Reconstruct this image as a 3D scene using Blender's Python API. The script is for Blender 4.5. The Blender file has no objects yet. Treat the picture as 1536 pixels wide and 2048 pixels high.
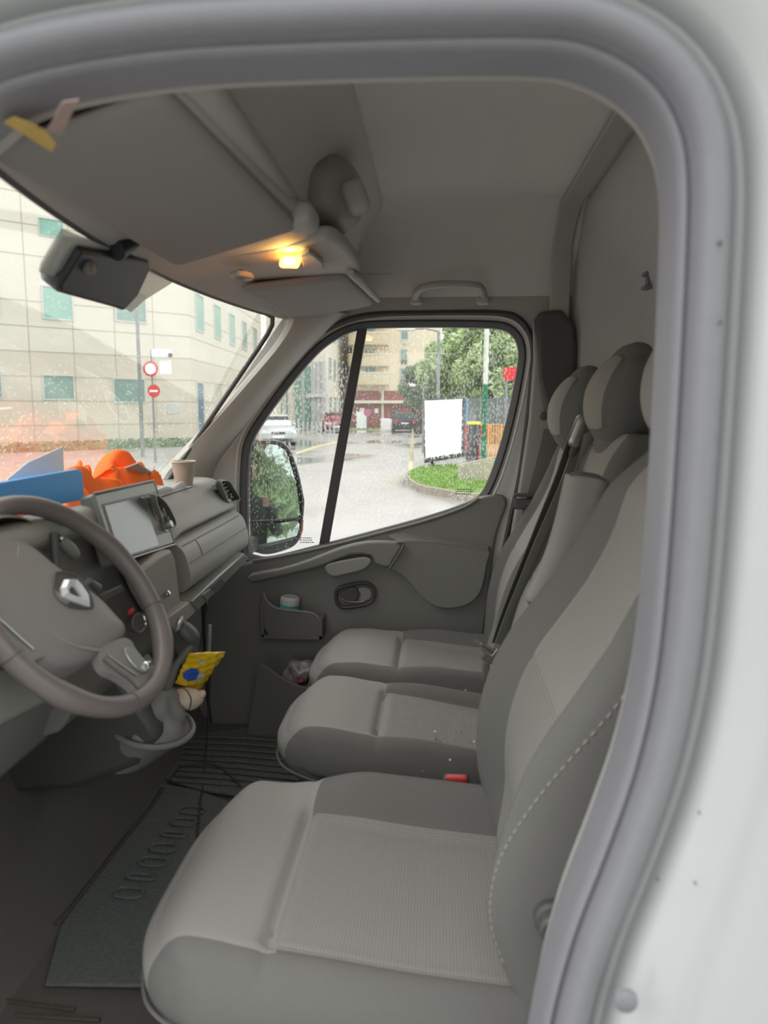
import bpy, bmesh, math, random
from mathutils import Vector, Matrix, Euler
random.seed(7)
PI = math.pi
SC = bpy.context.scene
COL = SC.collection

# ------------------------------------------------------------------ camera
F = 1540.0; CX = 768.0; CY = 1024.0; CAMZ = 1.75
YAW = math.atan(108/F); PIT = math.atan(209/F)
cam_d = bpy.data.cameras.new('camera'); cam = bpy.data.objects.new('camera', cam_d); COL.objects.link(cam)
cam.location = (0, 0, CAMZ)
cam.rotation_euler = Euler((PI/2-PIT, 0, YAW), 'XYZ')
cam_d.sensor_fit = 'VERTICAL'; cam_d.sensor_height = 36.0; cam_d.sensor_width = 27.0
cam_d.lens = 36.0*F/2048.0
cam_d.clip_start = 0.02; cam_d.clip_end = 500
cam_d.dof.use_dof = True; cam_d.dof.focus_distance = 3.4; cam_d.dof.aperture_fstop = 4.2
SC.camera = cam

# ------------------------------------------------------------------ light
world = bpy.data.worlds.new('overcast'); SC.world = world; world.use_nodes = True
wn = world.node_tree.nodes; wl = world.node_tree.links
bg = wn['Background']
tc = wn.new('ShaderNodeTexCoord'); sx = wn.new('ShaderNodeSeparateXYZ'); cr = wn.new('ShaderNodeValToRGB')
wl.new(tc.outputs['Generated'], sx.inputs[0]); wl.new(sx.outputs['Z'], cr.inputs[0]); wl.new(cr.outputs[0], bg.inputs[0])
cr.color_ramp.elements[0].position = 0.0; cr.color_ramp.elements[0].color = (0.80, 0.82, 0.80, 1)
cr.color_ramp.elements[1].position = 0.9; cr.color_ramp.elements[1].color = (1.0, 1.0, 1.0, 1)
bg.inputs[1].default_value = 1.15
sun_d = bpy.data.lights.new('cloudy_sun', 'SUN'); sun_d.energy = 1.2; sun_d.angle = math.radians(75)
sun = bpy.data.objects.new('cloudy_sun', sun_d); COL.objects.link(sun)
sun.rotation_euler = Vector((.80, -.12, -.60)).to_track_quat('-Z', 'Y').to_euler()   # brighter sky ahead of the van
SC.view_settings.view_transform = 'Standard'; SC.view_settings.look = 'None'
SC.view_settings.gamma = 1.0; SC.view_settings.use_curve_mapping = False
SC.view_settings.exposure = 1.0
try:
    SC.cycles.max_bounces = 10; SC.cycles.transparent_max_bounces = 12; SC.cycles.diffuse_bounces = 6
    SC.cycles.sample_clamp_indirect = 4.0
except Exception: pass

# ------------------------------------------------------------------ view geometry (pixel of the 1536x2048 frame -> point)
_fw = Vector((-math.sin(YAW)*math.cos(PIT), math.cos(YAW)*math.cos(PIT), -math.sin(PIT)))
_rt = Vector((math.cos(YAW), math.sin(YAW), 0)); _up = _rt.cross(_fw)
_C = Vector((0, 0, CAMZ))
def ray(px, py): return _fw + _rt*((px-CX)/F) - _up*((py-CY)/F)
def aY(px, py, Y): r = ray(px, py); return _C + r*(Y/r.y)
def aX(px, py, X): r = ray(px, py); return _C + r*(X/r.x)
def aZ(px, py, Z): r = ray(px, py); return _C + r*((Z-CAMZ)/r.z)
def aP(px, py, p0, n): r = ray(px, py); return _C + r*((Vector(p0)-_C).dot(n)/r.dot(n))

# ------------------------------------------------------------------ materials
def lin(c):
    return tuple((x/255/12.92) if x/255 <= 0.04045 else ((x/255+0.055)/1.055)**2.4 for x in c)
MATS = {}
def mat(name, rgb, rough=0.6, metal=0.0, spec=0.5, kind=None, scale=100, amt=0.1, bump=0.0, coat=0.0, emit=None, es=0, variant='flat'):
    if name in MATS: return MATS[name]
    m = bpy.data.materials.new(name); m.use_nodes = True; MATS[name] = m
    nt = m.node_tree; b = nt.nodes['Principled BSDF']; L = nt.links
    c = lin(rgb); b.inputs['Base Color'].default_value = (*c, 1)
    b.inputs['Roughness'].default_value = rough; b.inputs['Metallic'].default_value = metal
    b.inputs['Specular IOR Level'].default_value = spec
    if coat: b.inputs['Coat Weight'].default_value = coat
    if emit:
        b.inputs['Emission Color'].default_value = (*lin(emit), 1); b.inputs['Emission Strength'].default_value = es
    if kind is None and amt: kind = 'noise'
    t = nt.nodes.new('ShaderNodeTexCoord')
    fac = None
    if kind == 'noise':
        n = nt.nodes.new('ShaderNodeTexNoise'); n.inputs['Scale'].default_value = scale; n.inputs['Detail'].default_value = 3
        L.new(t.outputs['Object'], n.inputs['Vector']); fac = n.outputs['Fac']
    elif kind == 'knit':      # two crossed fine wave bands
        w1 = nt.nodes.new('ShaderNodeTexWave'); w1.bands_direction = 'Z'; w1.inputs['Scale'].default_value = scale
        w2 = nt.nodes.new('ShaderNodeTexWave'); w2.bands_direction = 'Y'; w2.inputs['Scale'].default_value = scale
        w3 = nt.nodes.new('ShaderNodeTexWave'); w3.bands_direction = 'X'; w3.inputs['Scale'].default_value = scale
        m1 = nt.nodes.new('ShaderNodeMath'); m1.operation = 'MULTIPLY'
        for w in (w1, w2, w3): L.new(t.outputs['Object'], w.inputs['Vector'])
        L.new((w3 if variant == 'flat' else w1).outputs['Fac'], m1.inputs[0]); L.new(w2.outputs['Fac'], m1.inputs[1]); fac = m1.outputs[0]
    elif kind == 'brick':
        n = nt.nodes.new('ShaderNodeTexNoise'); n.inputs['Scale'].default_value = scale
        L.new(t.outputs['Object'], n.inputs['Vector']); fac = n.outputs['Fac']
    if fac is not None:
        r = nt.nodes.new('ShaderNodeMapRange'); r.inputs['To Min'].default_value = 1-amt; r.inputs['To Max'].default_value = 1+amt
        r.inputs['From Min'].default_value = 0.25 if kind != 'knit' else 0; r.inputs['From Max'].default_value = 0.75 if kind != 'knit' else 1
        L.new(fac, r.inputs['Value'])
        v = nt.nodes.new('ShaderNodeVectorMath'); v.operation = 'SCALE'; v.inputs[0].default_value = c
        L.new(r.outputs[0], v.inputs['Scale']); L.new(v.outputs[0], b.inputs['Base Color'])
        if bump:
            bp = nt.nodes.new('ShaderNodeBump'); bp.inputs['Strength'].default_value = bump; bp.inputs['Distance'].default_value = 0.002
            L.new(fac, bp.inputs['Height']); L.new(bp.outputs[0], b.inputs['Normal'])
    return m

def glass_mat(name, tint, drops, drop_scale, haze=0.0, refl=1.0, stretch=(1, 1, 1)):
    """thin pane: see-through with a fresnel gloss, rain drops as small milky spots"""
    m = bpy.data.materials.new(name); m.use_nodes = True; nt = m.node_tree; L = nt.links
    for n in list(nt.nodes): nt.nodes.remove(n)
    out = nt.nodes.new('ShaderNodeOutputMaterial')
    tr = nt.nodes.new('ShaderNodeBsdfTransparent'); tr.inputs[0].default_value = (*tint, 1)
    gl = nt.nodes.new('ShaderNodeBsdfGlossy'); gl.inputs['Roughness'].default_value = 0.02
    lw = nt.nodes.new('ShaderNodeLayerWeight'); lw.inputs[0].default_value = 0.5
    pw = nt.nodes.new('ShaderNodeMath'); pw.operation = 'POWER'; pw.inputs[1].default_value = 5.0; L.new(lw.outputs['Facing'], pw.inputs[0])
    mu = nt.nodes.new('ShaderNodeMath'); mu.operation = 'MULTIPLY_ADD'; mu.inputs[1].default_value = refl; mu.inputs[2].default_value = 0.06*refl; mu.use_clamp = True
    L.new(pw.outputs[0], mu.inputs[0])
    mx = nt.nodes.new('ShaderNodeMixShader'); L.new(mu.outputs[0], mx.inputs[0]); L.new(tr.outputs[0], mx.inputs[1]); L.new(gl.outputs[0], mx.inputs[2])
    t = nt.nodes.new('ShaderNodeTexCoord'); mp = nt.nodes.new('ShaderNodeMapping'); mp.inputs['Scale'].default_value = stretch
    L.new(t.outputs['Object'], mp.inputs[0])
    no = nt.nodes.new('ShaderNodeTexNoise'); no.inputs['Scale'].default_value = 5; no.inputs['Detail'].default_value = 2
    L.new(t.outputs['Object'], no.inputs['Vector'])
    vo = nt.nodes.new('ShaderNodeTexVoronoi'); vo.inputs['Scale'].default_value = drop_scale; L.new(mp.outputs[0], vo.inputs['Vector'])
    md = nt.nodes.new('ShaderNodeMath'); md.operation = 'MULTIPLY'; md.inputs[1].default_value = 0.42*drops
    L.new(no.outputs['Fac'], md.inputs[0])
    lt = nt.nodes.new('ShaderNodeMath'); lt.operation = 'LESS_THAN'; L.new(vo.outputs['Distance'], lt.inputs[0]); L.new(md.outputs[0], lt.inputs[1])
    rf = nt.nodes.new('ShaderNodeBsdfRefraction'); rf.inputs['IOR'].default_value = 1.05; rf.inputs['Roughness'].default_value = 0.12
    df = nt.nodes.new('ShaderNodeBsdfTranslucent'); df.inputs[0].default_value = (.75, .78, .76, 1)
    m2 = nt.nodes.new('ShaderNodeMixShader'); m2.inputs[0].default_value = 0.35; L.new(rf.outputs[0], m2.inputs[1]); L.new(df.outputs[0], m2.inputs[2])
    ma = nt.nodes.new('ShaderNodeMath'); ma.operation = 'MULTIPLY_ADD'; ma.inputs[1].default_value = 0.6; ma.inputs[2].default_value = haze  # haze mixes an even pale veil into the pane for a washed-out look
    L.new(lt.outputs[0], ma.inputs[0])
    m3 = nt.nodes.new('ShaderNodeMixShader'); L.new(ma.outputs[0], m3.inputs[0]); L.new(mx.outputs[0], m3.inputs[1]); L.new(m2.outputs[0], m3.inputs[2])
    L.new(m3.outputs[0], out.inputs[0])
    return m

M = {}
M['dash'] = mat('dash_plastic', (150, 150, 144), .55, amt=.04, scale=400, bump=.1)
M['dash_dark'] = mat('dash_dark_plastic', (112, 111, 108), .5, amt=.04, scale=300)
M['black'] = mat('black_plastic', (82, 81, 80), .5, amt=.03)
M['deep'] = mat('dark_carpet', (98, 96, 93), .95, amt=.25, scale=700)
M['door'] = mat('door_plastic', (132, 131, 128), .5, amt=.05, scale=500, bump=.15)
M['door2'] = mat('door_plastic_dark', (114, 113, 111), .6, amt=.05, scale=500)
M['frame'] = mat('painted_frame_grey', (200, 198, 195), .45, amt=.02)
M['rubber'] = mat('black_rubber', (76, 74, 74), .6, amt=.03)
M['seal'] = mat('door_seal_rubber', (126, 126, 131), .55, amt=.03, scale=60)
M['liner'] = mat('headliner_felt', (218, 216, 212), .95, amt=.05, scale=600, bump=.1)
M['liner2'] = mat('headliner_trim_plastic', (172, 169, 163), .7, amt=.04, scale=300)
M['bulk'] = mat('bulkhead_plastic', (184, 182, 179), .75, amt=.04, scale=200)
M['pillar'] = mat('pillar_trim', (188, 186, 178), .6, amt=.03, scale=200)
M['white'] = mat('white_body_paint', (180, 182, 183), .25, amt=.02, scale=3, coat=.4)
M['seatd'] = mat('dark_seat_cloth', (112, 111, 108), .95, amt=.10, scale=500, bump=.15)
M['seatl'] = mat('knit_seat_cloth', (156, 154, 150), .95, kind='knit', scale=62, amt=.26, bump=.5)
M['seatb'] = mat('knit_backrest_cloth', (156, 154, 150), .95, kind='knit', variant='up', scale=62, amt=.24, bump=.5)
M['seatf'] = mat('fine_seat_cloth', (153, 151, 147), .95, amt=.07, scale=700, bump=.15)
M['stitch'] = mat('seat_stitching', (170, 168, 160), .9, amt=0)
M['leather'] = mat('wheel_leather', (112, 105, 102), .42, amt=.07, scale=250, bump=.12)
M['hub'] = mat('airbag_plastic', (136, 135, 132), .5, amt=.04, scale=400)
M['chrome'] = mat('chrome', (215, 215, 212), .12, metal=1, amt=0)
M['silver'] = mat('satin_silver', (165, 165, 162), .35, metal=.7, amt=0)
M['screen'] = mat('screen_glass', (92, 102, 96), .08, amt=0, spec=.8)
M['bezel'] = mat('screen_bezel', (118, 122, 115), .3, amt=0)
M['belt'] = mat('belt_webbing', (130, 129, 124), .8, amt=.12, scale=900)
M['orange'] = mat('orange_fabric', (255, 124, 58), .8, amt=.12, scale=12, spec=.2)
M['grey_tape'] = mat('reflective_tape', (168, 168, 165), .4, amt=.05)
M['blue'] = mat('blue_card', (62, 160, 236), .45, amt=.02)
M['paper'] = mat('white_paper', (250, 252, 255), .8, amt=.03, scale=8)
M['cup'] = mat('paper_cup', (176, 168, 155), .7, amt=.12, scale=40)
M['cup_rim'] = mat('cup_rim', (205, 198, 184), .6, amt=0)
M['yellow'] = mat('yellow_wrapper', (238, 196, 20), .3, amt=.1, scale=30)
M['blue2'] = mat('blue_print', (40, 96, 190), .4, amt=0)
M['tissue'] = mat('tissue_paper', (212, 196, 178), .9, amt=.1, scale=50)
M['label_yellow'] = mat('yellow_label', (200, 170, 90), .6, amt=.15, scale=30)
M['mat_green'] = mat('rubber_mat', (104, 110, 106), .75, amt=.25, scale=120, bump=.3)
M['turq'] = mat('turquoise_label', (60, 165, 170), .5, amt=.05)
M['clear'] = mat('clear_plastic_lid', (190, 196, 196), .2, amt=.1, scale=60)
M['pink'] = mat('pinkish_contents', (150, 90, 100), .5, amt=.35, scale=60)
M['bagp'] = mat('crinkled_bag', (150, 146, 148), .2, amt=.45, scale=55, bump=.8)
M['red'] = mat('red_plastic', (205, 60, 55), .4, amt=0)
M['lamp'] = mat('lamp_glow', (255, 190, 90), .4, emit=(255, 150, 45), es=9, amt=0)
M['lamp_hot'] = mat('lamp_bulb', (255, 230, 170), .4, emit=(255, 215, 120), es=28, amt=0)
M['blockdark'] = mat('dark_housing', (48, 50, 53), .5, amt=0)
M['badge'] = mat('badge_chrome', (232, 234, 234), .25, metal=.35, amt=0)
M['mirror'] = mat('mirror_silver', (190, 205, 200), .015, metal=1, amt=0)
M['g_side'] = glass_mat('wet_side_glass', (.95, .96, .95), 1.75, 150, .05, 1.0, (1, 1, .5))
M['g_front'] = glass_mat('wet_windscreen', (.96, .98, .95), .9, 90, .05, 1.6, (1, 1, .6))
# exterior
M['asphalt'] = mat('wet_asphalt', (160, 159, 156), .32, amt=.14, scale=.35, spec=.6)
_n = M['asphalt'].node_tree.nodes; _l = M['asphalt'].node_tree.links; _t = _n.new('ShaderNodeTexCoord'); _z = _n.new('ShaderNodeTexNoise'); _z.inputs['Scale'].default_value = .22; _z.inputs['Detail'].default_value = 4
_mp = _n.new('ShaderNodeMapping'); _mp.inputs['Scale'].default_value = (1, .45, 1); _l.new(_t.outputs['Object'], _mp.inputs[0]); _l.new(_mp.outputs[0], _z.inputs['Vector'])
_r = _n.new('ShaderNodeMapRange'); _r.inputs['From Min'].default_value = .47; _r.inputs['From Max'].default_value = .58; _r.inputs['To Min'].default_value = .55; _r.inputs['To Max'].default_value = .06
_l.new(_z.outputs['Fac'], _r.inputs['Value']); _l.new(_r.outputs[0], _n['Principled BSDF'].inputs['Roughness'])
M['grass'] = mat('grass', (140, 172, 92), .9, amt=.3, scale=4)
M['kerb'] = mat('kerb_stone', (150, 142, 130), .85, amt=.15, scale=6)
M['stone'] = mat('cream_cladding', (226, 221, 208), .8, amt=.03, scale=.5)
M['stone2'] = mat('ground_floor_cladding', (216, 208, 192), .8, amt=.03, scale=.5)
M['winglass'] = mat('green_window_glass', (128, 160, 150), .25, amt=.12, scale=.7)
M['winglass2'] = mat('pale_window_glass', (140, 190, 175), .25, amt=.1, scale=.7)
M['wframe'] = mat('window_frame_white', (205, 208, 205), .5, amt=0)
M['beige'] = mat('apartment_render', (230, 218, 194), .85, amt=.04, scale=.3)
M['brown'] = mat('brown_red_panels', (150, 92, 84), .7, amt=.08, scale=1)
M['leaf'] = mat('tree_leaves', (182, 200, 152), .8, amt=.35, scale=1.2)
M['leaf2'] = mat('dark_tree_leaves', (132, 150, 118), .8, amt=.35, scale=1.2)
M['bark'] = mat('bark', (92, 82, 70), .9, amt=.2, scale=5)
M['carsilver'] = mat('silver_car_paint', (190, 192, 192), .3, metal=.5, amt=.03, scale=2)
M['carglass'] = mat('car_window', (70, 76, 76), .4, amt=0, spec=.2)
M['tyre'] = mat('tyre', (45, 45, 46), .8, amt=0)
M['carred'] = mat('dark_red_car_paint', (140, 60, 66), .3, amt=0)
M['cardark'] = mat('dark_car_paint', (62, 66, 66), .3, amt=0)
M['fence'] = mat('grey_fence', (112, 118, 116), .7, amt=.08, scale=2)
M['pgreen'] = mat('green_pole_paint', (44, 122, 88), .5, amt=.05, scale=4)
M['pwhite'] = mat('white_pole_paint', (215, 218, 210), .5, amt=.05, scale=4)
M['metal'] = mat('galvanised_metal', (140, 146, 146), .45, metal=.4, amt=.05, scale=5)
M['yline'] = mat('yellow_line', (190, 184, 150), .7, amt=.2, scale=3)
M['conc'] = mat('concrete', (172, 166, 150), .9, amt=.16, scale=3)
M['signwhite'] = mat('sign_white', (250, 250, 252), .5, amt=0)
M['signblue'] = mat('sign_blue', (80, 150, 205), .5, amt=0)
M['signred'] = mat('sign_red', (214, 48, 52), .5, amt=0)
M['binbody'] = mat('bin_grey', (78, 78, 84), .6, amt=.05)
M['binlid'] = mat('bin_lid_yellow', (240, 225, 70), .5, amt=0)
M['obar'] = mat('orange_barrier', (240, 168, 70), .6, amt=0)
M['skin'] = mat('skin', (196, 150, 130), .6, amt=.03)
M['jacket'] = mat('dark_jacket', (50, 54, 54), .85, amt=.1)
M['hair'] = mat('dark_hair', (40, 34, 30), .8, amt=.2)
M['hivis'] = mat('yellow_badge', (180, 200, 60), .6, amt=0)

# ------------------------------------------------------------------ mesh helpers
class MB:
    def __init__(s): s.v = []; s.f = []; s.m = []
    def add(s, vs, fs, mi=0, xf=None):
        o = len(s.v)
        for p in vs:
            p = Vector(p); s.v.append(tuple(xf @ p) if xf else tuple(p))
        for i, f in enumerate(fs):
            s.f.append(tuple(j+o for j in f)); s.m.append(mi[i] if isinstance(mi, list) else mi)
        return s
def tag(o, label=None, cat=None, group=None, kind=None):
    if label: o['label'] = label
    if cat: o['category'] = cat
    if group: o['group'] = group
    if kind: o['kind'] = kind
    return o
def empty(name, loc, label=None, cat=None, group=None, kind=None):
    o = bpy.data.objects.new(name, None); COL.objects.link(o); o.location = loc; o.empty_display_size = .05
    return tag(o, label, cat, group, kind)
def obj(name, mb, mats, parent=None, smooth=True, bevel=0, seg=2, sub=0, angle=40, label=None, kind=None):
    me = bpy.data.meshes.new(name)
    me.from_pydata([tuple(p) for p in mb.v], [], mb.f)
    if not isinstance(mats, (list, tuple)): mats = [mats]
    for m in mats: me.materials.append(m)
    for i, p in enumerate(me.polygons): p.material_index = mb.m[i]
    me.validate(); 
    bm = bmesh.new(); bm.from_mesh(me); bmesh.ops.recalc_face_normals(bm, faces=bm.faces); bm.to_mesh(me); bm.free()
    if smooth:
        me.shade_smooth()
        try: me.set_sharp_from_angle(angle=math.radians(angle))
        except Exception: pass
    o = bpy.data.objects.new(name, me); COL.objects.link(o)
    if parent:
        o.parent = parent
        # vertices are written in world space: undo the parent's transform
        w = Vector((0, 0, 0)); q = parent
        while q: w += q.location; q = q.parent
        o.location = -w
    if bevel:
        b = o.modifiers.new('bevel', 'BEVEL'); b.width = bevel; b.segments = seg; b.limit_method = 'ANGLE'; b.angle_limit = math.radians(35)
    if sub:
        s = o.modifiers.new('sub', 'SUBSURF'); s.levels = sub; s.render_levels = sub
    if label: o['label'] = label
    if kind: o['kind'] = kind
    return o
def box(mb, c, h, mi=0, R=None):
    c = Vector(c); vs = []
    for x in (-1, 1):
        for y in (-1, 1):
            for z in (-1, 1):
                p = Vector((x*h[0], y*h[1], z*h[2]))
                vs.append(c + (R @ p if R else p))
    fs = [(0, 1, 3, 2), (4, 6, 7, 5), (0, 4, 5, 1), (2, 3, 7, 6), (0, 2, 6, 4), (1, 5, 7, 3)]
    return mb.add(vs, fs, mi)
def prism(mb, pts, d, mi=0, mi_top=None):
    """pts: loop of 3-D points, extruded by vector d"""
    n = len(pts); d = Vector(d)
    vs = [Vector(p) for p in pts] + [Vector(p)+d for p in pts]
    fs = [tuple(range(n)), tuple(range(2*n-1, n-1, -1))] + [(i, (i+1) % n, n+(i+1) % n, n+i) for i in range(n)]
    ms = [mi]*len(fs)
    if mi_top is not None: ms[0] = mi_top
    return mb.add(vs, fs, ms)
def tube(mb, pts, r, n=10, mi=0, closed=False, cap=True):
    pts = [Vector(p) for p in pts]; N = len(pts); rings = []
    rr = r if isinstance(r, (list, tuple)) else [r]*N
    prev = None; vs = []
    for i, p in enumerate(pts):
        if closed: t = pts[(i+1) % N]-pts[i-1]
        else: t = pts[min(i+1, N-1)]-pts[max(i-1, 0)]
        t = t.normalized() if t.length > 1e-9 else Vector((0, 0, 1))
        if prev is None:
            a = Vector((0, 0, 1)) if abs(t.z) < .9 else Vector((1, 0, 0)); u = t.cross(a).normalized()
        else:
            u = (prev - t*prev.dot(t)); u = u.normalized() if u.length > 1e-6 else t.orthogonal().normalized()
        prev = u; w = t.cross(u)
        for k in range(n):
            a = 2*PI*k/n; vs.append(p + (u*math.cos(a)+w*math.sin(a))*rr[i])
    fs = []
    for i in range(N if closed else N-1):
        j = (i+1) % N
        for k in range(n): fs.append((i*n+k, i*n+(k+1) % n, j*n+(k+1) % n, j*n+k))
    if cap and not closed: fs += [tuple(range(n)), tuple(range(N*n-1, (N-1)*n-1, -1))]
    return mb.add(vs, fs, mi)
def ribbon(mb, pts, wdir, w, t, mi=0):
    pts = [Vector(p) for p in pts]; N = len(pts); vs = []
    for i, p in enumerate(pts):
        tt = (pts[min(i+1, N-1)]-pts[max(i-1, 0)]).normalized()
        wd = Vector(wdir[i]) if isinstance(wdir[0], (list, tuple, Vector)) else Vector(wdir)
        wd = (wd - tt*wd.dot(tt)).normalized(); nn = tt.cross(wd)
        ww = w[i] if isinstance(w, (list, tuple)) else w
        for a, b in ((-1, -1), (1, -1), (1, 1), (-1, 1)): vs.append(p+wd*(a*ww/2)+nn*(b*t/2))
    fs = [(i*4+k, i*4+(k+1) % 4, (i+1)*4+(k+1) % 4, (i+1)*4+k) for i in range(N-1) for k in range(4)]
    fs += [(0, 1, 2, 3), (N*4-1, N*4-2, N*4-3, N*4-4)]
    return mb.add(vs, fs, mi)
def lathe(mb, prof, o, axis=(0, 0, 1), n=24, mi=0):
    """prof: (r, h) pairs along axis from o"""
    ax = Vector(axis).normalized(); u = ax.orthogonal().normalized(); w = ax.cross(u); o = Vector(o); vs = []
    for r, h in prof:
        for k in range(n):
            a = 2*PI*k/n; vs.append(o+ax*h+(u*math.cos(a)+w*math.sin(a))*r)
    N = len(prof)
    fs = [(i*n+k, i*n+(k+1) % n, (i+1)*n+(k+1) % n, (i+1)*n+k) for i in range(N-1) for k in range(n)]
    if prof[0][0] > 1e-5: fs.append(tuple(range(n)))
    if prof[-1][0] > 1e-5: fs.append(tuple(range(N*n-1, (N-1)*n-1, -1)))
    return mb.add(vs, fs, mi)
def catmull(pts, k=6, closed=True):
    pts = [Vector(p) for p in pts]; n = len(pts); out = []
    rng = range(n) if closed else range(n-1)
    for i in rng:
        if closed: a, b, c, d = pts[i-1], pts[i], pts[(i+1) % n], pts[(i+2) % n]
        else: a, b, c, d = pts[max(i-1, 0)], pts[i], pts[i+1], pts[min(i+2, n-1)]
        for j in range(k):
            t = j/k
            out.append(.5*((2*b)+(c-a)*t+(2*a-5*b+4*c-d)*t*t+(3*b-a-3*c+d)*t**3))
    if not closed: out.append(pts[-1])
    return out
def px2(pts): return [Vector((p[0], p[1], 0)) for p in pts]
def loopY(pts, Y, k=5, smooth=True):
    q = catmull(px2(pts), k) if smooth else px2(pts)
    return [aY(p.x, p.y, Y) for p in q]
def lineY(pts, Y, k=6):
    q = catmull(px2(pts), k, closed=False)
    return [aY(p.x, p.y, Y) for p in q]
def resample(loop, N):
    L = [0]; n = len(loop)
    for i in range(n): L.append(L[-1]+(loop[(i+1) % n]-loop[i]).length)
    out = []; j = 0
    for k in range(N):
        t = L[-1]*k/N
        while L[j+1] < t: j += 1
        out.append(loop[j].lerp(loop[(j+1) % n], (t-L[j])/max(L[j+1]-L[j], 1e-9)))
    return out
def offset_loop(loop, d):
    """outward offset of a loop lying in an XZ plane (constant Y)"""
    n = len(loop); A = sum(loop[i].x*loop[(i+1) % n].z-loop[(i+1) % n].x*loop[i].z for i in range(n)); s = 1 if A > 0 else -1
    out = []
    for i in range(n):
        t = (loop[(i+1) % n]-loop[i-1]); t.y = 0; t.normalize()
        out.append(loop[i]+Vector((t.z*s*d, 0, -t.x*s*d)))
    return out
def sweep_loop(mb, loop, prof, mi=0, closed_prof=False):
    """prof: (outward offset, Y) pairs"""
    n = len(loop); vs = []
    for d, Y in prof:
        for p in offset_loop(loop, d): vs.append(Vector((p.x, Y, p.z)))
    N = len(prof); fs = []
    for i in range(N if closed_prof else N-1):
        j = (i+1) % N
        for k in range(n): fs.append((i*n+k, i*n+(k+1) % n, j*n+(k+1) % n, j*n+k))
    return mb.add(vs, fs, mi)
def ring(mb, inner, outer_box, Y, mi=0):
    """flat wall in an XZ plane between loop and rectangle (x0,x1,z0,z1); rays from the loop's centre"""
    c = Vector((0, 0, 0))
    for p in inner: c += p
    c /= len(inner); x0, x1, z0, z1 = outer_box; n = len(inner); vs = []
    for p in inner: vs.append(Vector((p.x, Y, p.z)))
    for p in inner:
        dx, dz = p.x-c.x, p.z-c.z; t = 1e9
        if dx > 1e-9: t = min(t, (x1-c.x)/dx)
        if dx < -1e-9: t = min(t, (x0-c.x)/dx)
        if dz > 1e-9: t = min(t, (z1-c.z)/dz)
        if dz < -1e-9: t = min(t, (z0-c.z)/dz)
        vs.append(Vector((c.x+dx*t, Y, c.z+dz*t)))
    fs = [(i, (i+1) % n, n+(i+1) % n, n+i) for i in range(n)]
    return mb.add(vs, fs, mi)
def softbox(mb, h, r, n, deform, matf=None):
    """rounded box surface; deform(local point, unit coords) -> world; matf(unit coords, normal axis) -> material"""
    hx, hy, hz = h; rx, ry, rz = (r, r, r) if not isinstance(r, tuple) else r
    idx = {}; vs = []; fs = []; ms = []
    def vert(i, j, k):
        key = (i, j, k)
        if key in idx: return idx[key]
        u = (2*i/n[0]-1, 2*j/n[1]-1, 2*k/n[2]-1)
        q = [u[0]*hx, u[1]*hy, u[2]*hz]; H = (hx, hy, hz); RR = (rx, ry, rz)
        inn = [max(-(H[a]-RR[a]), min(H[a]-RR[a], q[a])) for a in range(3)]
        d = [(q[a]-inn[a])/RR[a] for a in range(3)]; L = math.sqrt(sum(x*x for x in d))
        if L > 1e-9: d = [x/L for x in d]
        p = Vector([inn[a]+d[a]*RR[a] for a in range(3)])
        idx[key] = len(vs); vs.append(deform(p, u)); return idx[key]
    def face(a, b, c, d, u, ax):
        fs.append((a, b, c, d)); ms.append(matf(u, ax) if matf else 0)
    for i in range(n[0]):
        for j in range(n[1]):
            u = (2*(i+.5)/n[0]-1, 2*(j+.5)/n[1]-1)
            face(vert(i, j, 0), vert(i, j+1, 0), vert(i+1, j+1, 0), vert(i+1, j, 0), (u[0], u[1], -1), -3)
            face(vert(i, j, n[2]), vert(i+1, j, n[2]), vert(i+1, j+1, n[2]), vert(i, j+1, n[2]), (u[0], u[1], 1), 3)
    for i in range(n[0]):
        for k in range(n[2]):
            u = (2*(i+.5)/n[0]-1, 2*(k+.5)/n[2]-1)
            face(vert(i, 0, k), vert(i+1, 0, k), vert(i+1, 0, k+1), vert(i, 0, k+1), (u[0], -1, u[1]), -2)
            face(vert(i, n[1], k), vert(i, n[1], k+1), vert(i+1, n[1], k+1), vert(i+1, n[1], k), (u[0], 1, u[1]), 2)
    for j in range(n[1]):
        for k in range(n[2]):
            u = (2*(j+.5)/n[1]-1, 2*(k+.5)/n[2]-1)
            face(vert(0, j, k), vert(0, j, k+1), vert(0, j+1, k+1), vert(0, j+1, k), (-1, u[0], u[1]), -1)
            face(vert(n[0], j, k), vert(n[0], j+1, k), vert(n[0], j+1, k+1), vert(n[0], j, k+1), (1, u[0], u[1]), 1)
    return mb.add(vs, fs, ms)
def sbox(mb, c, h, r, mi=0, R=None, n=8):
    c = Vector(c)
    return softbox(mb, h, min(r, min(h)*.999), (n, n, n), lambda p, u: c+(R @ p if R else p), lambda u, a: mi)
def sstep(a, b, x):
    t = max(0, min(1, (x-a)/(b-a))); return t*t*(3-2*t)
def interp(tab, x):
    if x <= tab[0][0]: return tab[0][1]
    for (x0, y0), (x1, y1) in zip(tab, tab[1:]):
        if x <= x1: return y0+(y1-y0)*(x-x0)/(x1-x0)
    return tab[-1][1]
def tabs(tab, x):
    """smooth (catmull) version of interp"""
    n = len(tab)
    if x <= tab[0][0]: return tab[0][1]
    if x >= tab[-1][0]: return tab[-1][1]
    for i in range(n-1):
        if x <= tab[i+1][0]:
            t = (x-tab[i][0])/(tab[i+1][0]-tab[i][0])
            a = tab[max(i-1, 0)][1]; b = tab[i][1]; c = tab[i+1][1]; d = tab[min(i+2, n-1)][1]
            return .5*(2*b+(c-a)*t+(2*a-5*b+4*c-d)*t*t+(3*b-a-3*c+d)*t**3)
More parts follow.
